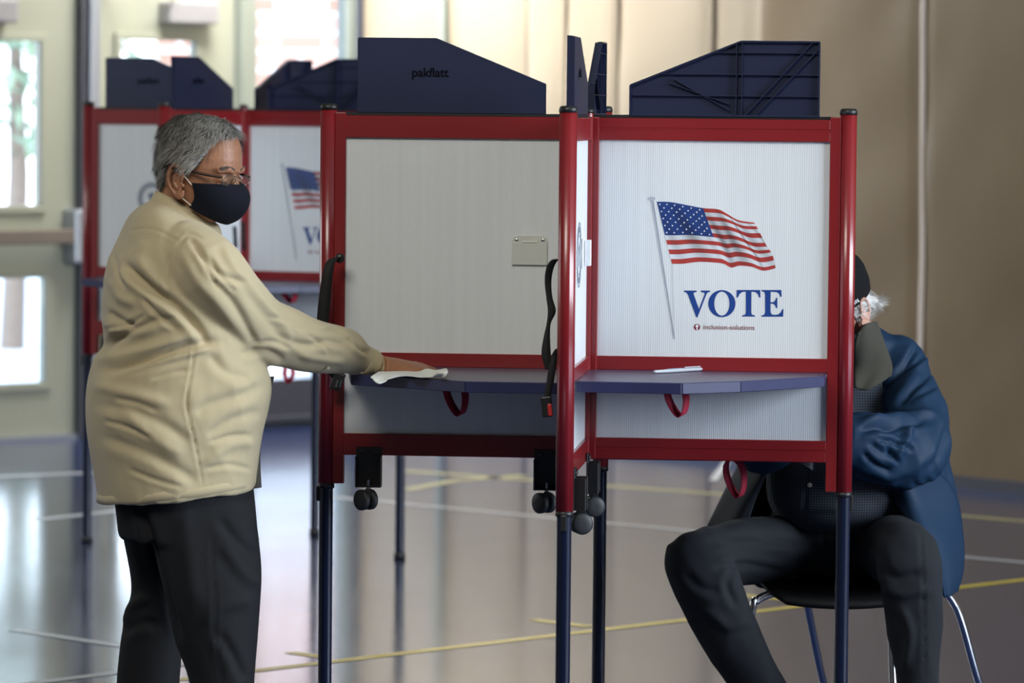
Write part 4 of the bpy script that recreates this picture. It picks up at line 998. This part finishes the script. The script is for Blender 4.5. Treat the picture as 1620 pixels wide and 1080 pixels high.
# eyebrow, lashes
k = MB(); rnd = random.Random(5)
for s_ in (-1, 1):
    for i in range(130):
        t = rnd.random(); p = Vector((.1035-.016*t*t-.003, s_*(.012+.040*t), .014+.006*math.sin(t*2.6)+rnd.uniform(-.004, .004))); d = Vector((-.25, s_*.8, .25-.5*t+rnd.uniform(-.3, .3))).normalized()*.009
        wv = Vector((0, 0, .0009)); p = p+Vector((.001, 0, 0)); k.add([HM @ (p-wv), HM @ (p+wv), HM @ (p+d+Vector((.002, 0, 0)))], [(0, 1, 2)])
k.obj('eyebrow_hair', M['hairbase'], pm, world=True, fix=False)
for s_ in (-1, 1):
    k = MB(); k.tube([HM @ Vector(p) for p in ((.0925, s_*.019, -.0135), (.0950, s_*.031, -.0150), (.0885, s_*.044, -.0135))], [.0007, .0013, .0007], 6); k.obj('eyelash', M['lash'], pm, world=True)
# face mask
def mask_surface(off, nu=24, nv=30):
    ce_ = crom([(-.016, .106), (-.030, .124), (-.048, .1325), (-.068, .131), (-.086, .123), (-.101, .110), (-.113, .090)], 6); pts = []
    for i in range(nu+1):
        v = i/nu; x_ = v*(len(ce_)-1); i0 = min(int(x_), len(ce_)-2); cz, cx = ce_[i0]*(1-(x_-i0))+ce_[i0+1]*(x_-i0)
        ez = -.026-.056*v**.9; exx = .030+.010*math.sin(math.pi*v)-.004*v; ey = .076-.012*v; row = []
        for j in range(nv+1):
            s_ = -1+2*j/nv; a = abs(s_); f = a**1.7
            z = cz*(1-a**1.5)+ez*a**1.5; x = cx*(1-f)+exx*f; y = ey*math.sin(a*math.pi/2)**.92*(1 if s_ >= 0 else -1)
            if a < .3: x += (.3-a)*.010*(1-v)
            nn = Vector((x-.02, y*.9, (z+.07)*.4)).normalized(); row.append(Vector((x, y, z))+nn*(off+.0012*math.sin(9*v+5*a)*a))
        pts.append(row)
    return pts
k = MB(); o_ = mask_surface(.0045); i_ = mask_surface(.0022); nu, nv = 24, 30; W_ = nv+1; vs = [HM @ p for r in o_ for p in r]+[HM @ p for r in i_ for p in r]; N_ = W_*(nu+1); fs = []
for i in range(nu):
    for j in range(nv):
        a_ = i*W_+j; fs += [(a_, a_+1, a_+W_+1, a_+W_), (N_+a_, N_+a_+W_, N_+a_+W_+1, N_+a_+1)]
for j in range(nv): fs += [(j, N_+j, N_+j+1, j+1), (nu*W_+j, nu*W_+j+1, N_+nu*W_+j+1, N_+nu*W_+j)]
for i in range(nu): fs += [(i*W_, (i+1)*W_, N_+(i+1)*W_, N_+i*W_), (i*W_+nv, N_+i*W_+nv, N_+(i+1)*W_+nv, (i+1)*W_+nv)]
k.add(vs, fs, 0, True); mk = k.obj('face_mask', M['maskc'], pm, world=True)
for s_ in (-1, 1):
    for pts in ([(.032, s_*.080, -.030), (.012, s_*.083, -.014), (-.010, s_*.0855, .002)], [(.032, s_*.070, -.078), (.015, s_*.080, -.066), (-.008, s_*.083, -.052)]):
        k = MB(); k.tube([HM @ Vector(p) for p in pts], .0012, 8); k.obj('ear_loop', M['loop'], mk, world=True)
# glasses
k = MB(); k.tube([HM @ Vector(p) for p in ((.1065, -.013, -.004), (.111, 0, -.001), (.1065, .013, -.004))], .0012, 8); gl = k.obj('eyeglasses', M['frame2'], pm, world=True)
for s_ in (-1, 1):
    k = MB(); pts = [(.0985, s_*.061, -.001), (.060, s_*.080, .000), (.0, s_*.086, .002), (-.022, s_*.088, .000)]
    k.tube([HM @ Vector(p) for p in pts], [.0030, .0034, .0028, .0024], 8); k.obj('temple', M['frame'], gl, world=True)
for s_ in (-1, 1):
    rim = []
    for j in range(28):
        a = 2*math.pi*j/28; ca, sa = math.cos(a), math.sin(a); yy = (.0240*abs(ca)**.55)*(1 if ca >= 0 else -1); zz = (.0120*abs(sa)**.55)*(1 if sa >= 0 else -1)
        rim.append(HM @ Vector((.1080-.30*(abs(.034+yy)-.01)*.5, s_*(.037+yy), -.008+zz)))
    k = MB(); k.tube(rim+[rim[0]], .0010, 6); k.obj('lens_rim', M['frame2'], gl, world=True)
    k = MB(); k.add(rim+[p+(HM.to_3x3() @ Vector((-.0015, 0, 0))) for p in rim], [tuple(range(28)), tuple(reversed(range(28, 56)))]+[(j, (j+1) % 28, 28+(j+1) % 28, 28+j) for j in range(28)]); k.obj('lens', M['lensglass'], gl, world=True)

# paper wipe under the hand
def wipe():
    W = {}
    near = [(586, 597, .996), (600, 607, .9845), (622, 598, .9945), (642, 595, .9945), (662, 597, .9945), (676, 597, .9945), (690, 596, .996), (704, 596, .999)]
    mid = [(592, 593, .997), (606, 594, .996), (625, 592, .998), (642, 591, .997), (660, 592, .9945), (680, 593, .9965), (694, 589, 1.008), (709, 588, 1.010)]
    far = [(600, 588, .996), (612, 588, .996), (630, 587, .996), (645, 587, .996), (662, 586, .996), (678, 584, 1.004), (690, 586, 1.004), (706, 583, 1.008)]
    rows = []
    for r in (near, mid, far): rows.append([PZ(*q) for q in r])
    g = []
    cols = [crom([tuple(rows[i][j]) for i in range(3)], 6) for j in range(8)]
    m_ = len(cols[0]); vs = []
    lines = [crom([tuple(cols[j][i]) for j in range(8)], 6) for i in range(m_)]
    n_ = len(lines[0]); vs = [Vector(p) for l in lines for p in l]
    for v in vs: v.z = max(v.z, .9935) if v.z > .99 else v.z
    vs2 = [v+Vector((0, 0, .0016)) for v in vs]; fs = []; N = len(vs)
    for i in range(m_-1):
        for j in range(n_-1):
            a = i*n_+j; fs += [(a, a+1, a+n_+1, a+n_), (N+a, N+a+n_, N+a+n_+1, N+a+1)]
    for j in range(n_-1): fs += [(j, N+j, N+j+1, j+1), ((m_-1)*n_+j, (m_-1)*n_+j+1, N+(m_-1)*n_+j+1, N+(m_-1)*n_+j)]
    for i in range(m_-1): fs += [(i*n_, (i+1)*n_, N+(i+1)*n_, N+i*n_), (i*n_+n_-1, N+i*n_+n_-1, N+(i+1)*n_+n_-1, (i+1)*n_+n_-1)]
    k = MB(); k.add(vs+vs2, fs, 0, True)
    return k
M['paper'] = mat('white_paper_towel', (.78, .80, .76), .8, bump=.3, bscale=500)
wipe().obj('paper_wipe', M['paper'], label='white paper wipe spread under the hand of the standing man', cat='paper towel')
# ------------------------------------------------------------------ chair under the seated man
M['seat'] = mat('black_moulded_seat', (.012, .012, .013), .4, bump=.1, bscale=150)
ch = empty('stacking_chair', P(1345, 1120, 11.35)*Vector((1, 1, 0)) if False else Vector((P(1345, 1000, 11.35).x, 11.35, 0)), 0, label='black moulded chair with four chrome legs, sat on by the man in the blue jacket', cat='chair')
SZ = .412; scx = P(1300, 930, 11.35).x+.03
k = MB()
def srow(y, hw, z, up): return [(scx+hw*t, y, z+up*abs(t)**3-(.010*(1-t*t))) for t in np.linspace(-1, 1, 15)]
rows = [srow(11.06, .14, SZ-.035, .0), srow(11.08, .185, SZ-.012, .004), srow(11.15, .205, SZ, .010), srow(11.30, .210, SZ-.004, .018), srow(11.42, .200, SZ, .030), srow(11.49, .190, SZ+.035, .045)]
vs = [Vector(p) for r in rows for p in r]; N = len(vs); vs += [v-Vector((0, 0, .012)) for v in vs]; fs = []
for i in range(5):
    for j in range(14):
        a = i*15+j; fs += [(a, a+1, a+16, a+15), (N+a, N+a+15, N+a+16, N+a+1)]
for j in range(14): fs += [(j, N+j, N+j+1, j+1), (75+j, 76+j, N+76+j, N+75+j)]
for i in range(5): fs += [(i*15, i*15+15, N+i*15+15, N+i*15), (i*15+14, N+i*15+14, N+i*15+29, i*15+29)]
k.add(vs, fs, 0, True); k.obj('seat', M['seat'], ch, world=True)
k = MB(); rows = []
for z, hw, y in ((SZ+.14, .15, 11.60), (SZ+.17, .19, 11.615), (SZ+.25, .205, 11.64), (SZ+.33, .20, 11.665), (SZ+.37, .15, 11.675)):
    rows.append([(scx+hw*t, y-.05*t*t, z) for t in np.linspace(-1, 1, 13)])
vs = [Vector(p) for r in rows for p in r]; N = len(vs); vs += [v+Vector((0, .010, 0)) for v in vs]; fs = []
for i in range(4):
    for j in range(12):
        a = i*13+j; fs += [(a, a+1, a+14, a+13), (N+a, N+a+13, N+a+14, N+a+1)]
for j in range(12): fs += [(j, N+j, N+j+1, j+1), (52+j, 53+j, N+53+j, N+52+j)]
for i in range(4): fs += [(i*13, i*13+13, N+i*13+13, N+i*13), (i*13+12, N+i*13+12, N+i*13+25, i*13+25)]
k.add(vs, fs, 0, True); k.obj('backrest', M['seat'], ch, world=True)
def cleg(pts):
    k = MB(); q = crom([tuple(p) for p in pts], 6); k.tube(q, .0105, 14); lo = k.obj('leg', M['chrome'], ch, world=True)
    f = Vector(pts[-1]); k = MB(); k.lathe((f.x, f.y, 0), [(.013, .001), (.013, .022), (.0115, .026)], n=14); k.obj('leg_foot', M['black'], lo, world=True)
cleg([P(1262, 938, 11.16), P(1225, 938, 11.10), P(1197, 950, 11.06), P(1189, 972, 11.05), PZ(1163, 1190, .02)*Vector((1, 0, 1))+Vector((0, 11.0, 0))])
cleg([P(1262, 936, 11.20), P(1275, 945, 11.30), P(1281, 975, 11.36), P(1303, 1080, 11.50), Vector((P(1320, 1150, 11.58).x, 11.60, .02))])
cleg([P(1385, 938, 11.16), P(1400, 945, 11.10), P(1409, 975, 11.06), P(1413, 1080, 11.03), Vector((P(1417, 1180, 11.0).x, 11.0, .02))])
cleg([P(1440, 935, 11.34), P(1490, 936, 11.42), P(1508, 952, 11.45), P(1522, 985, 11.47), P(1549, 1080, 11.55), Vector((P(1572, 1150, 11.6).x, 11.62, .02))])
k = MB(); k.tube([(scx-.12, 11.2, SZ-.028), (scx+.23, 11.40, SZ-.020)], .010, 12); k.tube([(scx-.15, 11.12, SZ-.028), (scx-.1, 11.46, SZ-.022)], .010, 12)
k.tube(crom([(scx-.1, 11.46, SZ-.022), (scx-.12, 11.56, SZ+.02), (scx-.125, 11.625, SZ+.15), (scx-.125, 11.655, SZ+.26)], 5), .010, 12)
k.tube(crom([(scx-.1, 11.46, SZ-.022), (scx+.13, 11.47, SZ-.02), (scx+.13, 11.58, SZ+.04), (scx+.125, 11.625, SZ+.15), (scx+.125, 11.655, SZ+.26)], 5), .010, 12)
k.obj('frame', M['chrome'], ch, world=True)

# ------------------------------------------------------------------ seated man
M['jacket'] = mat('blue_nylon_shell', (.0065, .026, .060), .62, spec=.22, nvar=.06, nscale=6, bump=.1, bscale=900, bdist=.0005)
M['lining'] = mat('black_lining', (.008, .009, .012), .7)
M['lining2'] = mat('dark_navy_lining', (.006, .010, .018), .7)
M['cord'] = mat('olive_corduroy', (.038, .035, .024), .95, sheen=.05, nvar=.12, nscale=30, bump=.4, bscale=500)
M['denim'] = mat('dark_blue_denim', (.0036, .0058, .0098), .9, nvar=.30, nscale=9, bump=.35, bscale=900, bdist=.0006)
M['capc'] = cloth_mat('black_cap_cotton', (.003, .003, .004), .9, sheen=0)
M['whiteth'] = mat('white_embroidery', (.75, .75, .75), .7)
def check_mat():
    m = mat('dark_checked_shirt_cloth', (.03, .035, .045), .85, bump=.2, bscale=900); t = m.node_tree; b_ = t.nodes['Principled BSDF']
    tcn = t.nodes.new('ShaderNodeTexCoord'); sp = t.nodes.new('ShaderNodeSeparateXYZ'); t.links.new(tcn.outputs['Object'], sp.inputs[0]); outs = []
    for ax in ('X', 'Z'):
        mu_ = t.nodes.new('ShaderNodeMath'); mu_.operation = 'MULTIPLY'; mu_.inputs[1].default_value = 2*math.pi/.0068
        sn = t.nodes.new('ShaderNodeMath'); sn.operation = 'SINE'; gt = t.nodes.new('ShaderNodeMath'); gt.operation = 'GREATER_THAN'; gt.inputs[1].default_value = .45
        t.links.new(sp.outputs[ax], mu_.inputs[0]); t.links.new(mu_.outputs[0], sn.inputs[0]); t.links.new(sn.outputs[0], gt.inputs[0]); outs.append(gt)
    ad = t.nodes.new('ShaderNodeMath'); ad.operation = 'MAXIMUM'; t.links.new(outs[0].outputs[0], ad.inputs[0]); t.links.new(outs[1].outputs[0], ad.inputs[1])
    mx = t.nodes.new('ShaderNodeMix'); mx.data_type = 'RGBA'; mx.inputs['A'].default_value = (.060, .075, .100, 1); mx.inputs['B'].default_value = (.012, .015, .022, 1)
    t.links.new(ad.outputs[0], mx.inputs['Factor']); t.links.new(mx.outputs['Result'], b_.inputs['Base Color']); return m
M['check'] = check_mat()
sm_ = empty('person', Vector((P(1335, 1000, 11.35).x, 11.30, 0)), 0, label='person sitting behind the booth in a blue jacket, jeans and black cap', cat='person')
X3 = Vector((1, 0, 0)); Y3 = Vector((0, 1, 0)); Z3 = Vector((0, 0, 1))
def rr(xl, xr, y, D, b_, tz=0.0): return (P((xl+xr)/2, y, D), Vector(((xr-xl)/2*D/F_PX, 0, 0)), Vector((0, b_, tz)))
H2 = Matrix.Translation(P(1319, 478, 11.14)) @ Matrix.Rotation(math.radians(-132), 4, 'Z') @ Matrix.Rotation(math.radians(25), 4, 'Y')
# skin
k = MB(); build_head(k, H2)
loft(k, [(H2 @ Vector((-.022, 0, -.04)), X3*.058, Y3*.055+Z3*.02), (H2 @ Vector((-.035, 0, -.085)), X3*.060, Y3*.058+Z3*.02), (P(1335, 560, 11.32), X3*.075, Y3*.07)], 26, 4)
SHL2 = P(1437, 585, 11.36); ELL2 = P(1442, 712, 11.10); WRL2 = P(1300, 682, 10.93)
SHR2 = P(1228, 590, 11.34); ELR2 = P(1205, 700, 11.10); WRR2 = P(1262, 688, 10.90)
hand(k, WRR2+Vector((0, 0, .012)), Vector((.9, -.45, -.10)), (-.2, .1, 1), (-.2, .8, .3), curl=(.75, .8, .5), spread=.02, thumb_out=.8)
hand(k, WRL2+Vector((0, 0, .004)), Vector((-.95, -.25, -.02)), (0, 0, 1), (0, -1, 0), curl=(.15, .15, .2), spread=.1)
limb(k, [P(1350, 690, 11.0), WRL2], [.032, .027]); limb(k, [P(1235, 694, 10.98), WRR2], [.032, .027])
skin = union(k, 'skin2', .0032, 2, .4)
k = MB()
loft(k, [rr(1240, 1425, 580, 11.38, .10), rr(1225, 1440, 650, 11.36, .11), rr(1230, 1440, 740, 11.34, .13), rr(1225, 1440, 830, 11.34, .13), rr(1230, 1430, 890, 11.34, .12)], 28, 3)
HR = P(1270, 872, 11.32); HL = P(1395, 872, 11.32); KR = P(1087, 880, 10.90); KL = P(1434, 872, 10.86); AR = Vector((P(1232, 1170, 11.02).x, 11.02, .09)); AL = Vector((P(1452, 1170, 10.92).x, 10.92, .09))
for a_, b_, c_ in ((HR, KR, AR), (HL, KL, AL)): limb(k, [a_, b_], [.075, .050]); limb(k, [b_, c_], [.048, .038])
limb(k, [SHL2, ELL2], [.046, .040]); limb(k, [SHR2, ELR2], [.046, .040]); limb(k, [ELL2, P(1350, 690, 11.0)], [.040, .030]); limb(k, [ELR2, P(1235, 694, 10.98)], [.040, .030])
trunk = union(k, 'trunk2', .014, 3)
bm = bmesh.new()
for m_ in (skin, trunk): bm.from_mesh(m_)
body = bpy.data.meshes.new('body'); bm.to_mesh(body); bm.free(); body.polygons.foreach_set('use_smooth', [True]*len(body.polygons)); body.materials.append(M['skin2']); child('body', body, sm_)
# checked shirt over the belly
k = MB(); loft(k, [rr(1290, 1385, 560, 11.34, .085), rr(1235, 1430, 600, 11.34, .115), rr(1222, 1442, 680, 11.30, .15), rr(1214, 1446, 750, 11.27, .185), rr(1216, 1444, 795, 11.27, .185), rr(1232, 1435, 822, 11.29, .165), rr(1250, 1425, 840, 11.32, .13)], 44, 4, 2.2)
me = union(k, 'shirt', .008, 5); folds(me, [([(1270,725),(1275,760),(1272,820)], 3, -.003), ([(1230,800),(1260,815),(1330,812)], 7, -.005), ([(1360,740),(1400,770),(1430,800)], 8, -.006)], .003, (7, 7, 5), 2.2)
so = child('shirt', me, sm_, M['check'])
k = MB(); k.lathe(P(1281, 767, 11.075), [(.0055, .002), (.0062, 0), (.0062, -.002), (.004, -.003)], axis='Y', n=16); k.obj('shirt_button', M['button_p'], so, world=True)
# jeans
k = MB()
loft(k, [rr(1225, 1440, 790, 11.33, .15), rr(1215, 1450, 840, 11.33, .165), rr(1212, 1455, 880, 11.34, .165), rr(1230, 1440, 903, 11.34, .14)], 36, 3, 2.3)
def thigh(a_, b_, r0, r1): limb(k, [a_, a_*.5+b_*.5+Vector((0, 0, -.004)), b_], [r0, (r0+r1)/2+.014, r1], 26)
thigh(HR+Vector((0, 0, .022)), P(1100, 880, 10.90), .075, .066); thigh(HL+Vector((0, 0, .022)), P(1436, 876, 10.86), .075, .074)
def shank(rows): loft(k, [(P((xl+xr)/2, y, D), Vector(((xr-xl)/2*D/F_PX, 0, .0)), Vector((0, b_, 0))) for xl, xr, y, D, b_ in rows], 28, 4, 2.1)
shank([(1056, 1150, 862, 10.90, .062), (1053, 1168, 900, 10.89, .070), (1072, 1183, 950, 10.90, .070), (1098, 1204, 1000, 10.93, .068), (1122, 1222, 1040, 10.96, .066), (1148, 1243, 1080, 10.99, .064), (1184, 1276, 1145, 11.03, .062)])
shank([(1392, 1478, 850, 10.86, .060), (1386, 1490, 890, 10.85, .072), (1392, 1492, 940, 10.86, .072), (1404, 1490, 1000, 10.88, .070), (1417, 1486, 1080, 10.90, .066), (1422, 1488, 1150, 10.92, .064)])
me = union(k, 'jeans', .0075, 5)
folds(me, [([(1240,905),(1180,893),(1130,898)], 6, -.008), ([(1270,870),(1210,850),(1150,845)], 7, -.007), ([(1300,890),(1260,870),(1200,868)], 6, .006), ([(1300,820),(1303,860),(1310,900)], 3, -.006), ([(1160,900),(1150,925),(1165,960)], 6, -.008), ([(1085,905),(1110,930),(1140,935)], 7, -.006),
           ([(1395,900),(1420,915),(1460,905)], 8, -.009), ([(1400,930),(1430,940),(1470,930)], 8, .007), ([(1350,850),(1385,865),(1400,900)], 7, -.009), ([(1330,880),(1365,890),(1395,920)], 7, .006), ([(1455,840),(1460,920),(1463,1080)], 2.3, -.004), ([(1425,960),(1440,1000),(1430,1060)], 7, .007),
           ([(1200,985),(1222,1040),(1240,1078)], 2.2, -.003), ([(1110,960),(1150,990),(1180,980)], 8, .006)], .0035, (8, 8, 5), 6.6, fine=.001)
child('jeans', me, sm_, M['denim'])
# jacket: body, sleeves, open front
k = MB()
loft(k, [rr(1292, 1392, 514, 11.35, .065), rr(1262, 1418, 530, 11.36, .10), rr(1222, 1449, 545, 11.38, .125), rr(1205, 1470, 600, 11.39, .145), rr(1194, 1490, 660, 11.40, .160), rr(1186, 1502, 720, 11.41, .165), rr(1170, 1512, 780, 11.42, .17), rr(1158, 1520, 840, 11.43, .165), rr(1160, 1522, 890, 11.44, .15), rr(1200, 1512, 930, 11.45, .13)], 48, 4, 2.3)
A = [(P(1414, 574, 11.34), 49), (P(1431, 622, 11.29), 51), (P(1447, 668, 11.20), 56), (P(1440, 712, 11.11), 60), (P(1405, 712, 11.05), 58), (P(1362, 704, 11.00), 52), (P(1325, 694, 10.96), 38)]
q = crom([tuple(p)+(r*11.1/F_PX,) for p, r in A], 5); k.tube([x[:3] for x in q], [float(x[3]) for x in q], 28); sphere(k, A[0][0], 48*.00162, 22, 12)
A = [(P(1240, 575, 11.36), 50), (P(1212, 640, 11.25), 50), (P(1200, 700, 11.12), 48), (P(1235, 694, 10.98), 38)]
q = crom([tuple(p)+(r*11.1/F_PX,) for p, r in A], 5); k.tube([x[:3] for x in q], [float(x[3]) for x in q], 28); sphere(k, A[0][0], 50*.00162, 22, 12)
me = union(k, 'jacket', .0060, 5)
# cut the open front so the shirt shows (the opening widens downward)
bm = bmesh.new(); bm.from_mesh(me); bm.verts.ensure_lookup_table(); a = np.array([v.co[:] for v in bm.verts]); pj = project(a); dele = []
for f in bm.faces:
    idx = [v.index for v in f.verts]; px, py = pj[idx].mean(0); yy = a[idx, 1].mean(); ny = f.normal.y
    lft = 1300-max(0, py-560)*.52; rgt = 1350+max(0, py-560)*.25+max(0, py-770)*.42
    if ny < .35 and yy < 11.44 and lft < px < rgt and (py > 770 or (px < 1345 and yy > 11.14)): dele.append(f)
bmesh.ops.delete(bm, geom=dele, context='FACES'); bm.to_mesh(me); bm.free()
folds(me, [([(1375,655),(1410,650),(1450,652)], 3.5, -.008), ([(1385,695),(1415,700),(1445,712)], 3.5, -.009), ([(1365,715),(1385,735),(1410,748)], 4, -.008), ([(1440,630),(1462,622),(1482,610)], 4, -.006), ([(1425,590),(1445,578),(1462,562)], 3.5, -.007),
           ([(1462,790),(1485,840),(1500,895)], 4, -.008), ([(1495,740),(1506,790),(1514,840)], 4, -.006), ([(1436,800),(1460,850),(1478,900)], 4, -.007), ([(1450,545),(1435,575),(1412,600),(1395,620)], 5, -.009), ([(1470,560),(1440,600),(1410,640)], 8, .007), ([(1478,585),(1450,612),(1420,640)], 4, -.007), ([(1400,565),(1402,590),(1390,610)], 5, -.005),
           ([(1360,668),(1400,662),(1440,655),(1478,655)], 6, .012), ([(1360,682),(1400,676),(1440,690)], 6, -.010), ([(1395,680),(1430,672),(1462,668)], 5, -.008), ([(1375,700),(1395,715),(1420,722)], 6, -.009), ([(1440,670),(1432,700),(1418,730)], 6, .009), ([(1400,700),(1412,720),(1424,735)], 4, -.009),
           ([(1360,740),(1400,755),(1440,745),(1465,720)], 7, .007), ([(1500,650),(1492,700),(1470,745)], 6, -.008), ([(1420,770),(1450,820),(1480,880)], 5, -.007), ([(1445,760),(1475,810),(1500,870)], 6, -.009), ([(1470,750),(1498,800),(1515,850)], 6, .008), ([(1400,800),(1430,845),(1460,900)], 5, .006),
           ([(1190,740),(1165,790),(1135,830)], 7, .008), ([(1500,900),(1510,860),(1505,820)], 6, -.006), ([(1385,620),(1388,640),(1365,655)], 5, -.006)], .0045, (9, 9, 6), 8.8, fine=.0014)
jo = child('jacket', me, sm_, M['jacket']); md = jo.modifiers.new('cloth_thickness', 'SOLIDIFY'); md.thickness = .004; md.offset = -1; me.materials.append(M['lining']); md.material_offset = 1; md.material_offset_rim = 0
# front flaps hanging beside the thighs
def flap(name, grid, m, sub=6, parent=jo, th=.004):
    g = [crom([tuple(p) for p in r], sub) for r in grid]; n_ = len(g[0]); cols = [crom([tuple(g[i][j]) for i in range(len(g))], sub) for j in range(n_)]; m_ = len(cols[0])
    vs = [Vector(cols[j][i])+Vector((0, .006*math.sin(j*.9+i*.25), 0)) for i in range(m_) for j in range(n_)]; fs = [(i*n_+j, i*n_+j+1, (i+1)*n_+j+1, (i+1)*n_+j) for i in range(m_-1) for j in range(n_-1)]
    k = MB(); k.add(vs, fs, 0, True); o = k.obj(name, m, parent, world=True, fix=True); q = o.modifiers.new('t', 'SOLIDIFY'); q.thickness = th; q.offset = 0; return o
flap('jacket_front', [[P(1200, 640, 11.22), P(1225, 640, 11.16), P(1245, 640, 11.14)], [P(1175, 720, 11.26), P(1205, 722, 11.12), P(1222, 724, 11.08)], [P(1145, 780, 11.26), P(1170, 785, 11.14), P(1196, 790, 11.10)], [P(1119, 832, 11.24), P(1150, 838, 11.14), P(1178, 842, 11.10)]], M['lining2'])
flap('jacket_front', [[P(1400, 740, 11.10), P(1430, 745, 11.09), P(1480, 740, 11.2)], [P(1415, 790, 11.10), P(1455, 790, 11.08), P(1512, 780, 11.22)], [P(1455, 850, 11.02), P(1490, 850, 11.06), P(1524, 850, 11.25)], [P(1484, 905, 11.0), P(1505, 910, 11.05), P(1524, 900, 11.25)], [P(1494, 945, 11.02), P(1503, 942, 11.05), P(1514, 935, 11.22)]], M['jacket'])
# corduroy collar
flap('collar', [[P(1358, 528, 11.05), P(1370, 512, 11.09), P(1386, 509, 11.2)], [P(1352, 548, 11.06), P(1378, 540, 11.10), P(1400, 547, 11.2)], [P(1350, 580, 11.12), P(1382, 582, 11.14), P(1410, 575, 11.20)], [P(1352, 612, 11.11), P(1372, 616, 11.12), P(1411, 594, 11.18)]], M['cord'], th=.006)
flap('collar', [[P(1300, 505, 11.26), P(1290, 510, 11.28), P(1278, 520, 11.34)], [P(1308, 540, 11.16), P(1285, 545, 11.18), P(1262, 550, 11.26)], [P(1310, 580, 11.12), P(1280, 582, 11.15), P(1256, 575, 11.22)], [P(1310, 612, 11.11), P(1290, 616, 11.12), P(1254, 594, 11.20)]], M['cord'], th=.006)
# cap
def inside_cap(th, z): return 1
k = MB(); n = 48; vs = []; fs = []; rowsz = [(.000, .006), (.002, .0125), (.030, .0135), (.065, .0145), (.082, .0145), (.096, .014), (.108, .014), (.1165, .014)]
for z, o_ in rowsz:
    for j in range(n):
        th = 2*math.pi*j/n; p = head_pt(th, z, o_); p.z += .006*math.cos(th)*(-1) if z < .05 else 0; vs.append(H2 @ p)
for i in range(len(rowsz)-1):
    for j in range(n): fs.append((i*n+j, i*n+(j+1) % n, (i+1)*n+(j+1) % n, (i+1)*n+j))
N = len(vs); vs.append(H2 @ Vector((-.004, 0, .1345))); fs += [((len(rowsz)-1)*n+j, (len(rowsz)-1)*n+(j+1) % n, N) for j in range(n)]
k.add(vs, fs, 0, True); cap = k.obj('cap', M['capc'], sm_, world=True)
k = MB(); vs = []; rows = 7
for s_ in (0, 1):
    for i in range(rows):
        for j in range(17):
            t = -1+2*j/16; th = t*1.05; b0 = head_pt(th, .004, .010); e = b0+Vector((.072*math.sqrt(max(0, 1-t*t*.92)), 0, -.012-.016*t*t)); v = b0*(1-i/(rows-1))+e*(i/(rows-1)); vs.append(H2 @ (v+Vector((0, 0, -.003*s_))))
fs = []
for s_ in (0, 1):
    for i in range(rows-1):
        for j in range(16):
            a_ = s_*rows*17+i*17+j; fs.append((a_, a_+1, a_+18, a_+17))
for j in range(16): fs.append(((rows-1)*17+j, (rows-1)*17+j+1, rows*17+(rows-1)*17+j+1, rows*17+(rows-1)*17+j))
k.add(vs, fs, 0, True); k.obj('cap_brim', M['capc'], cap, world=True)
k = MB()
for j, (u0, u1, z0, z1) in enumerate([(0,.0025,0,.009),(.0025,.005,.003,.006),(.0065,.0085,0,.009),(.010,.012,0,.009),(.0135,.0155,0,.009),(.0165,.0205,.007,.009),(.0178,.0195,0,.009),(.0225,.0265,0,.002),(.0225,.0245,0,.009)]):
    q = [head_pt(math.radians(70)+u/.085, .010+z, .0145) for u, z in ((u0, z0), (u1, z0), (u1, z1), (u0, z1))]; k.add([H2 @ p for p in q], [(0, 1, 2, 3)])
k.obj('cap_lettering', M['whiteth'], cap, world=True, fix=False)
k = MB(); sphere(k, H2 @ Vector((-.004, 0, .136)), .006); k.obj('cap_button', M['capc'], cap, world=True)
def hairline2(th, z):
    a = abs(math.degrees((th+math.pi) % (2*math.pi)-math.pi))
    if a < 78 or z > .004: return -1
    return z-(-.026 if a < 108 else -.075)
hair(H2, sm_, M['hair2'], M['hair2'], hairline2, .007, 8000, lambda th, z, r_: ((-.45, .35*math.sin(th), -1.0) if r_.random() < .55 else (-.75, .95*math.sin(th), -.45)), 21, length=(.03, .060), wid=.0007)
# face mask, white
M['whitemask'] = mat('white_paper_mask', (.78, .80, .82), .8)
k = MB(); o_ = mask_surface(.003); vs = [H2 @ p for r in o_ for p in r]; fs = [(i*31+j, i*31+j+1, (i+1)*31+j+1, (i+1)*31+j) for i in range(24) for j in range(30)]
k.add(vs, fs, 0, True); k.obj('face_mask', M['whitemask'], sm_, world=True)
for c_ in (AR, AL):
    k = MB(); f = Vector((-.25, -.97, 0)); s_ = Vector((.97, -.25, 0)); b0 = Vector((c_.x, c_.y, 0))
    loft(k, [(b0-f*.075+Vector((0, 0, .03)), s_*.020, Vector((0, 0, .022))), (b0-f*.055+Vector((0, 0, .045)), s_*.034, Vector((0, 0, .043))), (b0+Vector((0, 0, .052)), s_*.038, Vector((0, 0, .051))), (b0+f*.08+Vector((0, 0, .038)), s_*.045, Vector((0, 0, .037))), (b0+f*.15+Vector((0, 0, .028)), s_*.043, Vector((0, 0, .027))), (b0+f*.19+Vector((0, 0, .020)), s_*.022, Vector((0, 0, .019)))], 24, 4, 2.4)
    k.obj('shoe', M['shoe'], sm_, world=True)
